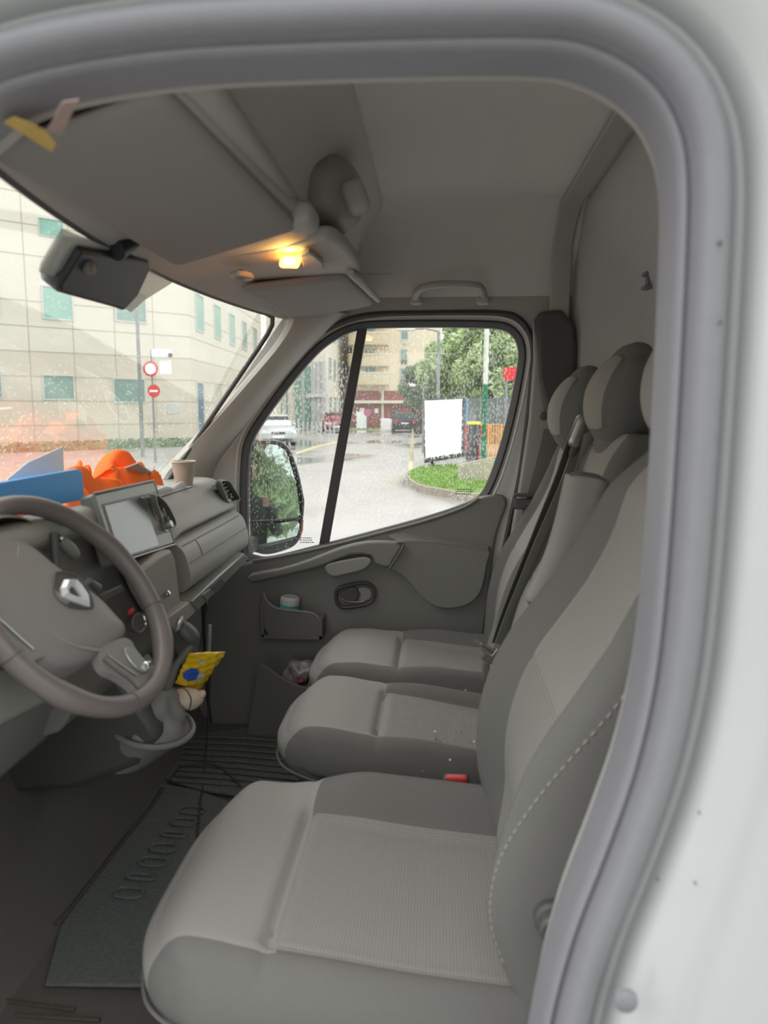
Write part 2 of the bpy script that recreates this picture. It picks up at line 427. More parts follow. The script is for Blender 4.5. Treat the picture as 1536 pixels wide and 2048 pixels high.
def text_mesh(body, size, at, xdir, ydir, depth, mats, name, parent, label=None):
    cu = bpy.data.curves.new(name, 'FONT'); cu.body = body; cu.size = size; cu.extrude = depth; cu.align_x = 'CENTER'; cu.align_y = 'CENTER'
    tmp = bpy.data.objects.new(name, cu); COL.objects.link(tmp)
    dg = bpy.context.evaluated_depsgraph_get(); me = bpy.data.meshes.new_from_object(tmp.evaluated_get(dg))
    bpy.data.objects.remove(tmp)
    x = Vector(xdir).normalized(); y = Vector(ydir).normalized(); z = x.cross(y)
    mb = MB(); mb.add([Vector(at)+x*v.co.x+y*v.co.y+z*v.co.z for v in me.vertices], [tuple(p.vertices) for p in me.polygons])
    bpy.data.meshes.remove(me)
    return obj(name, mb, mats, parent, smooth=False, label=label)
# ================================================================== VAN SHELL (structure)
def struct(name, mb, mats, label=None, cat=None, **k):
    o = obj(name, mb, mats, **k); o['kind'] = 'structure'
    if label: o['label'] = label
    if cat: o['category'] = cat
    return o
Y0 = 0.75      # plane of the open driver's doorway
YD = 2.62      # inner plane of the passenger door
FLZ = 0.62

# --- driver's doorway: white body side, rubber seal
OPEN = [(-80, 140), (0, 92), (150, 54), (350, 26), (600, 12), (900, 2), (1110, 2), (1210, 22), (1310, 72), (1385, 145), (1432, 240), (1448, 340),
        (1447, 470), (1438, 650), (1426, 850), (1412, 1050), (1394, 1250), (1372, 1400), (1332, 1560), (1274, 1720), (1222, 1850), (1190, 1950),
        (1163, 2060), (1130, 2250), (1090, 2600), (1040, 2950), (900, 3120), (400, 3150), (-200, 3120), (-420, 2900), (-480, 2400), (-460, 1300), (-380, 650), (-220, 290)]
oloop = resample(loopY(OPEN, Y0, 4), 240)
mb = MB()
prof = [(0.0, .80), (0.0, .752), (.004, .742), (.010, .738), (.0125, .746), (.016, .746), (.019, .733), (.026, .715), (.045, .700), (.07, .690), (.11, .684), (.17, .682)]
sweep_loop(mb, oloop, prof)
ol2 = [Vector((p.x, .682, p.z)) for p in offset_loop(oloop, .17)]
def rr_rect(x0, x1, z0, z1, Y, N, c):   # outer rounded rectangle sampled by direction from c, matched to a loop
    pass
ring(mb, ol2, (-1.10, .95, .25, 2.62), .682)
mb.add([(-1.10, .682, 2.62), (.95, .682, 2.62), (.95, 1.0, 2.70), (-1.10, 1.0, 2.70)], [(0, 1, 2, 3)])
body = struct('wall_left', mb, M['white'], 'white painted van body side around the open doorway nearest the viewer', 'van body side')
mb = MB()
sp = [(-.002, .745), (.001, .735), (-.004, .722), (-.016, .716), (-.026, .722), (-.030, .735), (-.031, .742), (-.034, .744), (-.037, .739), (-.041, .742), (-.043, .752), (-.044, .80), (-.03, .80), (-.003, .80)]
sweep_loop(mb, oloop, sp, closed_prof=True)
struct('trim_1', mb, M['seal'], 'grey rubber door seal running round the open doorway', 'door seal', angle=60)
# body-side plug and screw holes
mb = MB(); c = aY(1251, 2001, .69); lathe(mb, [(.0005, -.004), (.0085, -.0035), (.0112, -.001), (.0118, .004)], (c.x, .688, c.z), (0, 1, 0), 28)
o = obj('rubber_plug', mb, M['seal'], body)
for (a, b, r) in ((1453, 478, .0022), (1456, 640, .0012), (1312, 1752, .0013), (1395, 1620, .001), (1387, 1760, .001)):
    mb = MB(); c = aY(a, b, .70); lathe(mb, [(.0003, -.0015), (r, -.0008), (r, .003)], (c.x, .716 if a > 1400 else .694, c.z), (0, 1, 0), 12); obj('paint_chip', mb, M['black'], body)
# inner reveal of the doorway (fabric-grey lining from the seal to the cabin)
mb = MB(); sweep_loop(mb, oloop, [(-.040, .79), (-.036, .83), (.0, .86), (.05, .90)])
struct('trim_2', mb, M['liner2'], 'grey inner lining of the driver doorway', 'door lining')

# --- ceiling
def zc(Y):
    if Y < 1.0: return 2.17+.19*sstep(.80, 1.0, Y)**.8
    if Y > 2.36:
        t = min(1, (Y-2.36)/.27); return 2.365-.28*(1-math.sqrt(max(0, 1-t*t)))-.02*t
    return 2.36+.005*math.sin((Y-1)*2.3)
mb = MB(); nx, ny = 60, 70; vs = []; xs = [-.50+(.92+.30)*i/nx for i in range(nx+1)]; ys = [.80+1.83*j/ny for j in range(ny+1)]
for X in xs:
    for Y in ys:
        z = zc(Y)
        if 1.66 < Y < 2.36: z += .006*sstep(1.66, 1.70, Y)*(1-sstep(2.3, 2.36, Y))*sstep(-.15, -.05, X)*(1-sstep(.22, .30, X))
        z -= .30*sstep(.40, .75, X)**2      # falls to the bulkhead
        vs.append((X, Y, z))
fs = [(i*(ny+1)+j, (i+1)*(ny+1)+j, (i+1)*(ny+1)+j+1, i*(ny+1)+j+1) for i in range(nx) for j in range(ny)]
mb.add(vs, fs); struct('ceiling', mb, M['liner'], 'grey moulded headliner above the seats', 'headliner')
# hoop across the ceiling at the B pillar
mb = MB()
hp = [(x, y) for x, y in ((.80, 0), (1.0, 0), (1.3, 0), (1.7, 0), (2.1, 0), (2.3, 0), (2.42, 0), (2.50, 0), (2.56, 0), (2.595, 0))]
path = [Vector((.385, Y, zc(Y)-.012)) for Y in [.82+.0355*i for i in range(50)]]
path.append(Vector((.385, 2.585, 2.0)))
ribbon(mb, path, (1, 0, 0), .062, .014)
struct('trim_3', mb, M['liner2'], 'ribbed trim hoop crossing the ceiling above the seat backs', 'trim', bevel=.004)
# small screw cap on the ceiling
mb = MB(); c = aZ(886, 410, 2.355); lathe(mb, [(.0002, -.004), (.006, -.003), (.007, .004)], (c.x, c.y, 2.362), (0, 0, 1), 14)
tag(obj('screw_cap', mb, M['dash_dark']), 'small dark round fixing cap on the grey ceiling', 'screw cap')

# --- bulkhead behind the seats
mb = MB(); vs = []; ny, nz = 60, 80
for j in range(ny+1):
    Y = .80+1.83*j/ny
    for k in range(nz+1):
        Z = .35+2.02*k/nz
        e = min(sstep(2.62, 2.40, Y), sstep(2.38, 2.1, Z)) if Y > 1.7 else sstep(2.38, 2.1, Z)
        X = .43+.15*max(0, min(1, (sstep(0, 1, (2.62-Y)/.28) if Y > 2.34 else 1)*(sstep(0, 1, (2.37-Z)/.32) if Z > 2.05 else 1)))
        vs.append((X, Y, Z))
fs = [(j*(nz+1)+k, (j+1)*(nz+1)+k, (j+1)*(nz+1)+k+1, j*(nz+1)+k+1) for j in range(ny) for k in range(nz)]
mb.add(vs, fs); bulk = struct('wall_rear', mb, M['bulk'], 'grey moulded bulkhead panel behind the seats', 'bulkhead')
mb = MB(); c = aX(1298, 562, .572); box(mb, (.572, c.y, c.z), (.008, .012, .022)); box(mb, (.566, c.y, c.z+.018), (.010, .020, .005)); box(mb, (.566, c.y, c.z-.018), (.010, .020, .005))
tag(obj('bulkhead_clip', mb, M['seal'], bevel=.002), 'small dark H-shaped clip fixed to the bulkhead', 'clip')

# --- floor
mb = MB(); vs = []; nx, ny = 40, 50
for i in range(nx+1):
    X = -.86+1.45*i/nx
    for j in range(ny+1):
        Y = .70+1.95*j/ny; vs.append((X, Y, FLZ+.004*math.sin(9*X)*math.cos(7*Y)))
fs = [(i*(ny+1)+j, (i+1)*(ny+1)+j, (i+1)*(ny+1)+j+1, i*(ny+1)+j+1) for i in range(nx) for j in range(ny)]
mb.add(vs, fs); struct('floor', mb, M['deep'], 'worn dark floor covering of the cab', 'floor')
# toe board / firewall rising to the windscreen base
mb = MB(); pr = [(-.80, FLZ-.005), (-.84, FLZ+.03), (-.90, .80), (-.98, 1.0), (-1.04, 1.30), (-1.06, 1.50)]
vs = []
for Y in [.70+1.95*j/30 for j in range(31)]:
    for x, z in pr: vs.append((x, Y, z))
n = len(pr); mb.add(vs, [(j*n+k, (j+1)*n+k, (j+1)*n+k+1, j*n+k+1) for j in range(30) for k in range(n-1)])
struct('wall_front', mb, M['deep'], 'dark carpeted toe board under the dashboard', 'firewall')
# roof over the front + skin of the body, closes the shell against skylight
mb = MB(); box(mb, (.02, 1.68, 2.66), (.64, 1.0, .02)); box(mb, (.62, 1.68, 1.5), (.02, .98, 1.2)); box(mb, (-.05, 1.68, .50), (1.05, .98, .05)); box(mb, (-1.10, 1.68, .95), (.02, .98, .52))
struct('roof', mb, M['white'], 'white van roof and outer skin', 'van body')

# --- passenger side: door opening in the wall, door frame, seals, glass
DO = [(412, 1000), (425, 930), (480, 850), (545, 770), (598, 705), (645, 664), (690, 642), (745, 630), (850, 627), (1000, 627), (1040, 640), (1060, 670), (1066, 720), (1060, 800), (1050, 880), (1038, 960),
      (1016, 1060), (998, 1150), (980, 1260), (964, 1380), (950, 1500), (900, 1560), (640, 1570), (480, 1540), (425, 1450), (408, 1200)]
def radial_bridge(mb, inner, outer_loop, Yi, Yo, mi=0):
    c = sum(inner, Vector())/len(inner); n = len(inner); vs = []
    def hit(dx, dz):
        best = None
        m = len(outer_loop)
        for i in range(m):
            a, b = outer_loop[i], outer_loop[(i+1) % m]; ex, ez = b.x-a.x, b.z-a.z
            D = dx*ez-dz*ex
            if abs(D) < 1e-12: continue
            t = ((a.x-c.x)*ez-(a.z-c.z)*ex)/D; s = ((a.x-c.x)*dz-(a.z-c.z)*dx)/D
            if t > 0 and -1e-6 <= s <= 1+1e-6 and (best is None or t > best): best = t
        return best or 1.05
    for p in inner: vs.append(Vector((p.x, Yi, p.z)))
    for p in inner:
        t = hit(p.x-c.x, p.z-c.z); vs.append(Vector((c.x+(p.x-c.x)*t, Yo, c.z+(p.z-c.z)*t)))
    mb.add(vs, [(i, (i+1) % n, n+(i+1) % n, n+i) for i in range(n)], mi)
dl = resample(loopY(DO, YD, 4), 200)
mb = MB(); radial_bridge(mb, dl, [Vector((x, YD, z)) for x, z in ((-1.06, .30), (-1.06, 1.47), (-.935, 1.47), (-.515, 2.06), (-.515, 2.66), (.60, 2.66), (.60, .30))], YD, YD)
wr = struct('wall_right', mb, M['liner2'], 'grey trim around the passenger doorway', 'van side wall')
mb = MB(); sweep_loop(mb, dl, [(.010, YD-.004), (.006, YD-.012), (-.002, YD-.016), (-.008, YD-.010), (-.010, YD+.03), (.01, YD+.03)], closed_prof=True)
struct('trim_4', mb, M['rubber'], 'black rubber seal around the passenger door opening', 'door seal')

GL = [(500, 1098), (512, 1110), (545, 1112), (640, 1089), (740, 1063), (850, 1033), (925, 1008), (958, 990), (978, 955), (1000, 890), (1020, 810), (1034, 735), (1036, 700), (1026, 675), (1003, 660), (950, 656), (850, 655), (745, 657),
      (705, 664), (672, 680), (640, 704), (600, 748), (560, 800), (525, 850), (506, 885), (499, 930), (497, 1010)]
YG = YD+.055
gl = resample(loopY(GL, YG, 4), 200)
door = empty('door_1', (-.15, YD+.03, .8), 'closed passenger door with fixed quarter glass, dark inner panel and grab recess', 'van door', kind='structure')
# painted frame: skin between window opening and the door edge
mb = MB()
of = resample(loopY([(x, y) for x, y in DO], YD+.01, 4), 200)
def match(loop, ref, c):   # rotate the start so both loops begin at the same direction
    a0 = math.atan2(ref[0].z-c.z, ref[0].x-c.x); best = min(range(len(loop)), key=lambda i: abs((math.atan2(loop[i].z-c.z, loop[i].x-c.x)-a0+PI) % (2*PI)-PI))
    return loop[best:]+loop[:best]
g2 = offset_loop(gl, .014)
radial_bridge(mb, g2, of, YD+.022, YD-.002)
obj('door_frame', mb, M['frame'], door, angle=60)
mb = MB(); sweep_loop(mb, gl, [(.022, YD+.014), (.016, YD+.008), (.010, YD+.014), (.006, YD+.022), (-.001, YD+.030), (-.001, YG+.004), (.022, YG+.004)], closed_prof=True)
obj('window_seal', mb, M['rubber'], door)
# lighter rib between the two dark lines above the glass
mb = MB(); g3 = offset_loop(gl, .034); sweep_loop(mb, g3, [(-.004, YD+.0), (-.002, YD-.006), (.002, YD-.006), (.004, YD+.0)], closed_prof=True)
obj('frame_rib', mb, M['frame'], door)
# outer skin of the door
mb = MB(); g4 = offset_loop(gl, .0)
box(mb, (-.15, YD+.10, .80), (.52, .012, .40)); obj('outer_skin', mb, M['white'], door)
# panes
def pane(name, pts, Y, m, label):
    mb = MB(); lp = [aY(x, y, Y) for x, y in pts]; prism(mb, lp, (0, .0, 0)) if False else mb.add(lp, [tuple(range(len(lp)))])
    return struct(name, mb, m, label, 'window', smooth=False)
q = [(650, 1087), (728, 655)]
PA = [p for p in GL]
pane('window_1', [(650, 1089), (640+100, 1065), (850, 1035), (925, 1010), (960, 992), (982, 955), (1004, 890), (1024, 810), (1039, 735), (1041, 698), (1030, 672), (1005, 656), (950, 652), (850, 651), (724, 654)], YG, M['g_side'], 'rain-spotted main glass of the passenger door')
pane('window_2', [(650, 1089), (724, 654), (704, 660), (670, 675), (636, 700), (596, 744), (556, 796), (520, 848), (501, 885), (494, 930), (492, 1010), (496, 1100), (510, 1114), (545, 1116)], YG, M['g_side'], 'rain-spotted fixed quarter glass with slanted divider')
# divider bar between the panes
mb = MB(); pr = [aY(x, y, YG-.012) for x, y in ((637, 1094), (657, 1090), (735, 650), (715, 654))]
prism(mb, pr, (0, .022, 0)); obj('divider_bar', mb, M['rubber'], door, bevel=.003)
# etched glass marks (small lines of print)
for (cx, cy, w) in ((612, 1080, 24), (926, 983, 30)):
    mb = MB()
    for r_ in range(3):
        xx = cx-w/2
        while xx < cx+w/2:
            ww = random.uniform(1.5, 4)
            lp = [aY(a, b, YG-.001) for a, b in ((xx, cy-5+r_*4.4), (xx+ww, cy-5+r_*4.4), (xx+ww, cy-3.2+r_*4.4), (xx, cy-3.2+r_*4.4))]
            prism(mb, lp, (0, .0006, 0)); xx += ww+1.2
    obj('etched_mark', mb, M['black'], door, smooth=False)

# --- A pillar trim beside the windscreen (passenger side)
mb = MB()
inner = [(575, 618), (588, 640), (560, 690), (500, 762), (430, 842), (375, 900), (335, 945), (318, 975)]
outer = [(700, 628), (668, 652), (625, 690), (570, 752), (508, 830), (462, 890), (430, 938), (420, 990)]
wi = [aY(x, y, 2.50) for x, y in inner]; wo = [aY(x, y, YD-.005) for x, y in outer]
wi = catmull(wi, 5, False); wo = catmull(wo, 5, False); n = len(wi); vs = []
K = 10
for i in range(n):
    for k in range(K+1):
        t = k/K; p = wi[i].lerp(wo[i], t); b = math.sin(t*PI)*.018
        vs.append(p+Vector((b*.6, -b, 0)))
mb.add(vs, [(i*(K+1)+k, (i+1)*(K+1)+k, (i+1)*(K+1)+k+1, i*(K+1)+k+1) for i in range(n-1) for k in range(K)])
# return towards the glass
vs = []
for i in range(n): vs += [wi[i], wi[i]+Vector((-.03, .03, 0))]
mb.add(vs, [(2*i, 2*i+2, 2*i+3, 2*i+1) for i in range(n-1)])
struct('trim_5', mb, M['pillar'], 'pale grey trim of the far windscreen pillar', 'pillar trim', angle=70)

# --- windscreen: sloped bowed glass
def WSx(Y, t):
    s = 1-((Y-1.66)/.86)**2
    xt = -.500-.095*max(s, -.3); xb = -.905-.13*max(s, -.3)
    return xb+(xt-xb)*t
WZB, WZT = 1.495, 2.045
def WS(Y, t): return Vector((WSx(Y, t), Y, WZB+(WZT-WZB)*t))
mb = MB(); vs = []; a, b = 50, 16
for j in range(a+1):
    for k in range(b+1): vs.append(WS(.72+1.83*j/a, k/b))
mb.add(vs, [(j*(b+1)+k, (j+1)*(b+1)+k, (j+1)*(b+1)+k+1, j*(b+1)+k+1) for j in range(a) for k in range(b)])
struct('window_3', mb, M['g_front'], 'large sloping windscreen wet with rain', 'windscreen', angle=180)
# black seal line round the windscreen (inside edge)
def onws(px, py):     # point on the windscreen seen at a pixel
    Y = 1.5
    for _ in range(40):
        p = aY(px, py, Y); t = (p.z-WZB)/(WZT-WZB); xw = WSx(Y, t)
        # move along ray until X matches
        r = ray(px, py); f = p.x-xw; Y += (-f)/(r.x/r.y+1e-6)*(-1)*-.6
        Y = max(.3, min(2.7, Y))
    return aY(px, py, Y)
edge = [WS(.80, .985)]+[WS(.80+(2.40-.80)*i/24, .985) for i in range(1, 25)]
edge += [WS(2.455, .975), WS(2.485, .94), WS(2.497, .89)]+[WS(2.50+.012*i/16, .89-.89*i/16) for i in range(1, 17)]
mb = MB(); tube(mb, edge, .0075, 8)
struct('trim_6', mb, M['rubber'], 'black seal along the windscreen edge', 'windscreen seal')
# header trim above the windscreen and side column of the shell
mb = MB(); vs = []; HP = [(-.012, -.02), (.0, .0), (.02, .012), (.06, .026), (.12, .038)]
for j in range(51):
    Y = .74+1.90*j/50; x0 = WSx(min(Y, 2.55), 1)
    for dx, dz in ((-.02, .03), (-.004, -.012), (.012, -.008), (.03, .004), (.10, .03), (.30, .052), (.318, .060), (.322, .075), (.315, .09)):
        vs.append((x0+dx if dx < .05 else -.60+dx*1.08, Y, WZT+dz))
n = 9; mb.add(vs, [(j*n+k, (j+1)*n+k, (j+1)*n+k+1, j*n+k+1) for j in range(50) for k in range(n-1)])
# concave felt from the header lip up to the ceiling
vs = []; sh = [(v.x, v.y) for v in catmull([(-.262, 2.134, 0), (-.275, 2.17, 0), (-.262, 2.24, 0), (-.215, 2.31, 0), (-.175, 2.352, 0), (-.155, 2.40, 0)], 5, False)]
for j in range(51):
    Y = .76+1.87*j/50
    for x, z in sh: vs.append((x, Y, min(z, zc(Y)+.02)))
n = len(sh); mb.add(vs, [(j*n+k, (j+1)*n+k, (j+1)*n+k+1, j*n+k+1) for j in range(50) for k in range(n-1)], 1)
struct('trim_7', mb, [M['liner2'], mat('shelf_felt', (200, 198, 194), .95, amt=.05, scale=500)], 'header trim and dark recessed overhead shelf above the windscreen', 'overhead shelf', angle=60)
# corner piece joining header, pillar and ceiling above the far door
mb = MB(); vs = []
top = [(-.62, 2.40), (-.40, 2.40), (-.15, 2.40), (.1, 2.38)]
mb = MB()
box(mb, (-.56, 1.68, 2.36), (.06, .97, .28)); struct('trim_8', mb, M['liner2'], 'front roof box section', 'roof section')
# near A pillar mass to shut off light left of the frame
mb = MB(); tube(mb, [(-.50, .78, 2.12), (-.62, .775, 1.9), (-.90, .77, 1.5), (-1.0, .77, 1.2)], .05, 10); struct('trim_9', mb, M['liner2'], 'near windscreen pillar', 'pillar trim')

# B pillar, passenger side: light jamb strip and dark belt cover
mb = MB(); pts = [(1066, 640), (1124, 600), (1136, 640), (1160, 670), (1165, 1000), (1130, 1600), (960, 1600), (985, 1330), (1010, 1140), (1040, 960), (1058, 840), (1068, 720)]
prism(mb, [aY(x, y, YD-.03) for x, y in pts], (0, .03, 0)); struct('trim_10', mb, M['liner2'], 'grey lower trim of the far B pillar', 'pillar trim', bevel=.008)
mb = MB(); pts = [(1070, 640), (1080, 622), (1124, 618), (1150, 650), (1154, 690), (1150, 885), (1118, 890), (1094, 830), (1076, 760)]
prism(mb, [aY(x, y, YD-.075) for x, y in pts], (0, .05, 0)); struct('trim_11', mb, M['black'], 'dark seat belt cover on the far B pillar', 'pillar cover', bevel=.015, seg=3)

# --- exterior ground
mb = MB(); vs = []
box(mb, (0, 60, -.05), (200, 160, .05)); struct('ground', mb, M['asphalt'], 'wet grey asphalt car park outside', 'road', smooth=False)
# ================================================================== SEATS
XF = [(.86, .135), (.92, .118), (.98, .100), (1.05, .084), (1.12, .080), (1.19, .088), (1.26, .108), (1.32, .138), (1.38, .178), (1.44, .216), (1.53, .257), (1.61, .292), (1.66, .335), (1.72, .38)]
XF2 = [(.86, .17), (.96, .158), (1.05, .160), (1.12, .165), (1.19, .178), (1.27, .205), (1.35, .248), (1.45, .300), (1.54, .335), (1.62, .362), (1.72, .41)]
XB = [(.86, .36), (1.3, .42), (1.72, .50)]
def make_seat(name, label, y0, y1, xfront, xgroove, nb, fb, ztop, back_y=None, back_top=1.69, boln=.032, head=True, front_light_near=False, group=None, bw=.075, hcx=0, knob=True, bs=1.0, xr=.20, drop=.09, xft=None, bwf=None, rec=.042, nearb=1.0, hdz=0, lum=0):
    xft = xft or XF; bwf = bwf or bw
    """seat between y0 and y1; nb, fb: widths of the dark near / far cushion bolsters"""
    yc = (y0+y1)/2; hw = (y1-y0)/2
    t = empty(name, (0, yc, FLZ), label, 'seat', group)
    xc = (xfront+xr)/2; hx = (xr-xfront)/2; zb = ztop-.15; hz = .075; zc_ = ztop-hz
    yin0, yin1 = y0+nb, y1-fb
    def dfm(p, u):
        X = xc+p.x; Y = yc+p.y; Z = zc_+p.z
        top = max(0, u[2])
        # rounded plan: corners pulled back
        e = abs(p.y)/hw
        if u[0] < 0: X += (.085*e**4)*(-u[0])**1.0
        if u[2] > .2:
            # bolsters raised behind the groove
            nbz = nearb*sstep(y0+nb+.03, y0+nb*.5, Y)+sstep(y1-fb-.03, y1-fb*.5, Y)
            Z += boln*nbz*top*sstep(xgroove-.10, xgroove+.12, X)*bs
            Z -= .014*top*sstep(xgroove-.06, xgroove+.25, X)*(1-min(1, nbz))
            # transverse groove
            g = math.exp(-((X-xgroove-.0)/.010)**2)*(1 if yin0 < Y < yin1 else .25)
            Z -= .016*g*top
            # grooves beside the centre panel
            if X > xgroove:
                for yy in (yin0, yin1): Z -= .006*math.exp(-((Y-yy)/.006)**2)*top
            Z += .012*math.exp(-((X-xgroove+.10)/.07)**2)*top
            Z -= .03*sstep(xfront+.10, xfront-.02, X)*top
        Z -= drop*(X-xfront)*(1 if u[2] > -.5 else .5)
        return Vector((X, Y, Z))
    def mf(u, ax):
        X = xc+u[0]*hx; Y = yc+u[1]*hw
        if ax == 3:
            if X > xgroove+.0:
                return 1 if yin0 < Y < yin1 else 0
            lo = y0+(.0 if front_light_near else nb*.80)
            return 2 if (lo < Y < y1-.012) else 0
        if ax == -1: return 2 if (u[2] > -.2 and y0+nb*.8 < Y < y1-.03) else 0
        return 0
    mb = MB(); softbox(mb, (hx, hw, hz), (.075, .055, .074), (84, 72, 12), dfm, mf)
    cu = obj('seat_cushion', mb, [M['seatd'], M['seatl'], M['seatf']], t, angle=80)
    # hem piping low along the near side, round the front
    mb = MB(); lp = []; zl_ = -.035
    def hp(px_, py_): return dfm(Vector((px_, py_, zl_)), (px_/hx, py_/hw, -.35))
    for i in range(30): lp.append(hp(hx-.03-(2*hx-.03-.075)*i/29, -hw-.001))
    for i in range(1, 9):
        a = PI/2*i/9; lp.append(hp(-hx+.075-.076*math.sin(a), -hw+.055-.056*math.cos(a)))
    for i in range(20): lp.append(hp(-hx-.001, -hw+.055+(2*hw-.11)*i/19))
    tube(mb, lp, .003, 6); obj('hem_piping', mb, M['seatd'], cu)
    # plinth under the cushion
    mb = MB(); box(mb, ((xfront+.09+xr)/2, yc, (FLZ+ztop-.17)/2), ((xr-xfront-.09)/2, hw-.03, (ztop-.17-FLZ)/2)); obj('seat_base', mb, M['black'], t, bevel=.02)
    # ---- backrest
    by0, by1 = back_y if back_y else (y0, y1); byc = (by0+by1)/2; bh = (by1-by0)/2
    zl, zh = .87, back_top; bz = (zl+zh)/2; hz2 = (zh-zl)/2
    def bd(p, u):
        Z = bz+p.z; s = (p.x+.1)/.2      # 0 front .. 1 back
        tt = (Z-zl)/(zh-zl)
        xf = tabs(xft, Z); xb = interp(XB, Z); X = xf+(xb-xf)*s
        Y = byc+p.y*(1-.20*sstep(.55, 1.0, tt))
        e = abs(p.y)/bh
        if s < .35:
            f = 1-s/.35
            b_ = bw if p.y < 0 else bwf
            pan = 1-sstep(1-b_/bh*1.15, 1-b_/bh*.45, e)       # 1 in the centre panel
            X += rec*pan*f*sstep(.05, .25, tt)*(1-.6*sstep(.75, 1, tt))
            X += .006*math.exp(-((e-(1-b_/bh))/.03)**2)*f
            if p.y < 0: X -= lum*(1-pan)*f*math.exp(-((Z-1.05)/.10)**2)
            # horizontal seam
            X += .004*math.exp(-((Z-1.30-.0*e)/.004)**2)*f*pan
        X += .04*e**4*(1-s)*sstep(.6, 1, tt)
        return Vector((X, Y, Z))
    def bm_(u, ax):
        e = abs(u[1]); Z = bz+u[2]*hz2; b_ = bw if u[1] < 0 else bwf
        if ax == -1 and e < 1-b_/bh: return 1 if Z < 1.30 else 2
        if ax == 3 and e < 1-b_/bh and u[0] < 0: return 2
        return 0
    mb = MB(); softbox(mb, (.1, bh, hz2), (.045, .05, .075), (12, 64, 90), bd, bm_)
    bk = obj('backrest', mb, [M['seatd'], M['seatb'], M['seatf']], t, angle=80)
    # ---- headrest (tall padded)
    if head:
        hc = Vector((.415+hcx, byc, 1.795+hdz)); ang = math.radians(10); R = Matrix.Rotation(ang, 3, 'Y')
        def hd(p, u):
            q = Vector(p); e = abs(u[1]); zz = u[2]
            q.y *= 1-.16*zz*zz if zz > 0 else 1-.10*zz*zz
            if u[0] < 0: q.x -= .012*(1-u[1]**2)*(1-u[2]**2)
            q.x *= 1-.25*max(0, zz)
            return hc+R @ q
        def hm(u, ax): return 2 if ax == -1 and abs(u[1]) < .80 and abs(u[2]) < .9 else 0
        mb = MB(); softbox(mb, (.078, .132, .128), (.072, .085, .115), (24, 36, 36), hd, hm)
        obj('headrest', mb, [M['seatd'], M['seatl'], M['seatf']], t, angle=80)
        mb = MB(); softbox(mb, (.055, .085, .07), (.04, .06, .05), (10, 14, 12), lambda p, u: Vector((.425+hcx*.5, byc, 1.685+hdz*.3))+R @ p, lambda u, a: 0)
        obj('headrest_neck', mb, [M['seatd'], M['seatl']], t)
    # light stitches along the near bolster of the backrest
    return t, dict(bd=bd, bh=bh, byc=byc, bz=bz, hz2=hz2, bk=bk, cu=cu)

drv, dd = make_seat('driver_seat', 'dark grey cloth driver seat nearest the viewer with pale knitted centre and stitched side bolster', .942, 1.495, -.455, -.240, .062, .12, 1.00, bw=.050, bwf=.118, rec=.050, boln=.058, nearb=.15, back_y=(.960, 1.495), lum=.022)
mid, dm = make_seat('middle_seat', 'middle passenger seat, cushion with reddish crumbs, tall dark headrest behind the driver one', 1.68, 2.115, -.395, -.140, .055, .085, 1.012, back_y=(1.70, 2.13), bw=.06, bwf=.08, boln=.028, xr=.27, drop=.15, xft=XF2, rec=.03, hcx=.035, hdz=-.02)
pas, dp = make_seat('passenger_seat', 'outer passenger seat beside the far door, with belt lying over its backrest', 2.122, 2.56, -.390, -.115, .05, .085, 1.015, back_y=(2.17, 2.57), bw=.05, bwf=.07, boln=.034, xr=.27, drop=.09, xft=XF2, rec=.03, hcx=.01, hdz=-.05)

# folded-up armrest on the inner side of the driver's backrest
ap = [aY(x, y, 1.535) for x, y in ((1176, 945), (1168, 985), (1155, 1040), (1138, 1100), (1112, 1165), (1080, 1225))]
ap = catmull(ap, 4, False); na = len(ap)
def armd(p, u):
    t_ = (1-u[2])/2*(na-1); i_ = min(int(t_), na-2); q = ap[i_].lerp(ap[i_+1], t_-i_); tg = (ap[min(i_+1, na-1)]-ap[max(i_-1, 0)]).normalized(); nx_ = Vector((tg.z, 0, -tg.x))
    e_ = (p.z/.16) if abs(u[2]) > .9 else u[2]
    return q+nx_*(-p.x)+Vector((0, p.y, 0))+tg*(-(p.z-u[2]*.16))
mb = MB(); softbox(mb, (.043, .026, .16), (.03, .02, .03), (12, 10, 40), armd, lambda u, a: 0 if abs(u[2]) < .93 else 1)
obj('armrest', mb, [M['seatf'], M['seatd']], drv)
# the stitches follow the rounded front-near edge of the driver's backrest
def near_edge(Z):     # point on the rounded near front corner of the backrest
    s = .045+.19*sstep(1.12, 1.42, Z); px_ = -.1+.2*s; d = max(0, (.045-(px_+.1))/.045)
    py_ = -dd['bh']+.05*(1-math.sqrt(1-d*d)); u = (2*s-1, -1, (Z-dd['bz'])/dd['hz2'])
    return dd['bd'](Vector((px_, py_-.0008, Z-dd['bz'])), u)
mb = MB(); Z = .99
while Z < 1.47:
    tube(mb, [near_edge(Z), near_edge(Z+.0065)], .0011, 5); Z += .0122
obj('stitch_line', mb, M['stitch'], dd['bk'], kind='stuff')
# recline knob on the near side of the driver's seat
kc = aY(1112, 1862, .93)
mb = MB(); lathe(mb, [(.001, 0), (.018, .0), (.022, .004), (.022, .02), (.026, .024), (.026, .04)], (kc.x, .925, kc.z), (0, 1, 0), 24)
k = obj('recline_knob', mb, M['black'], drv)
mb = MB(); sbox(mb, (kc.x+.02, .93, kc.z+.02), (.028, .008, .012), .006, R=Matrix.Rotation(-.8, 3, 'Y')); obj('belt_anchor', mb, M['silver'], drv)
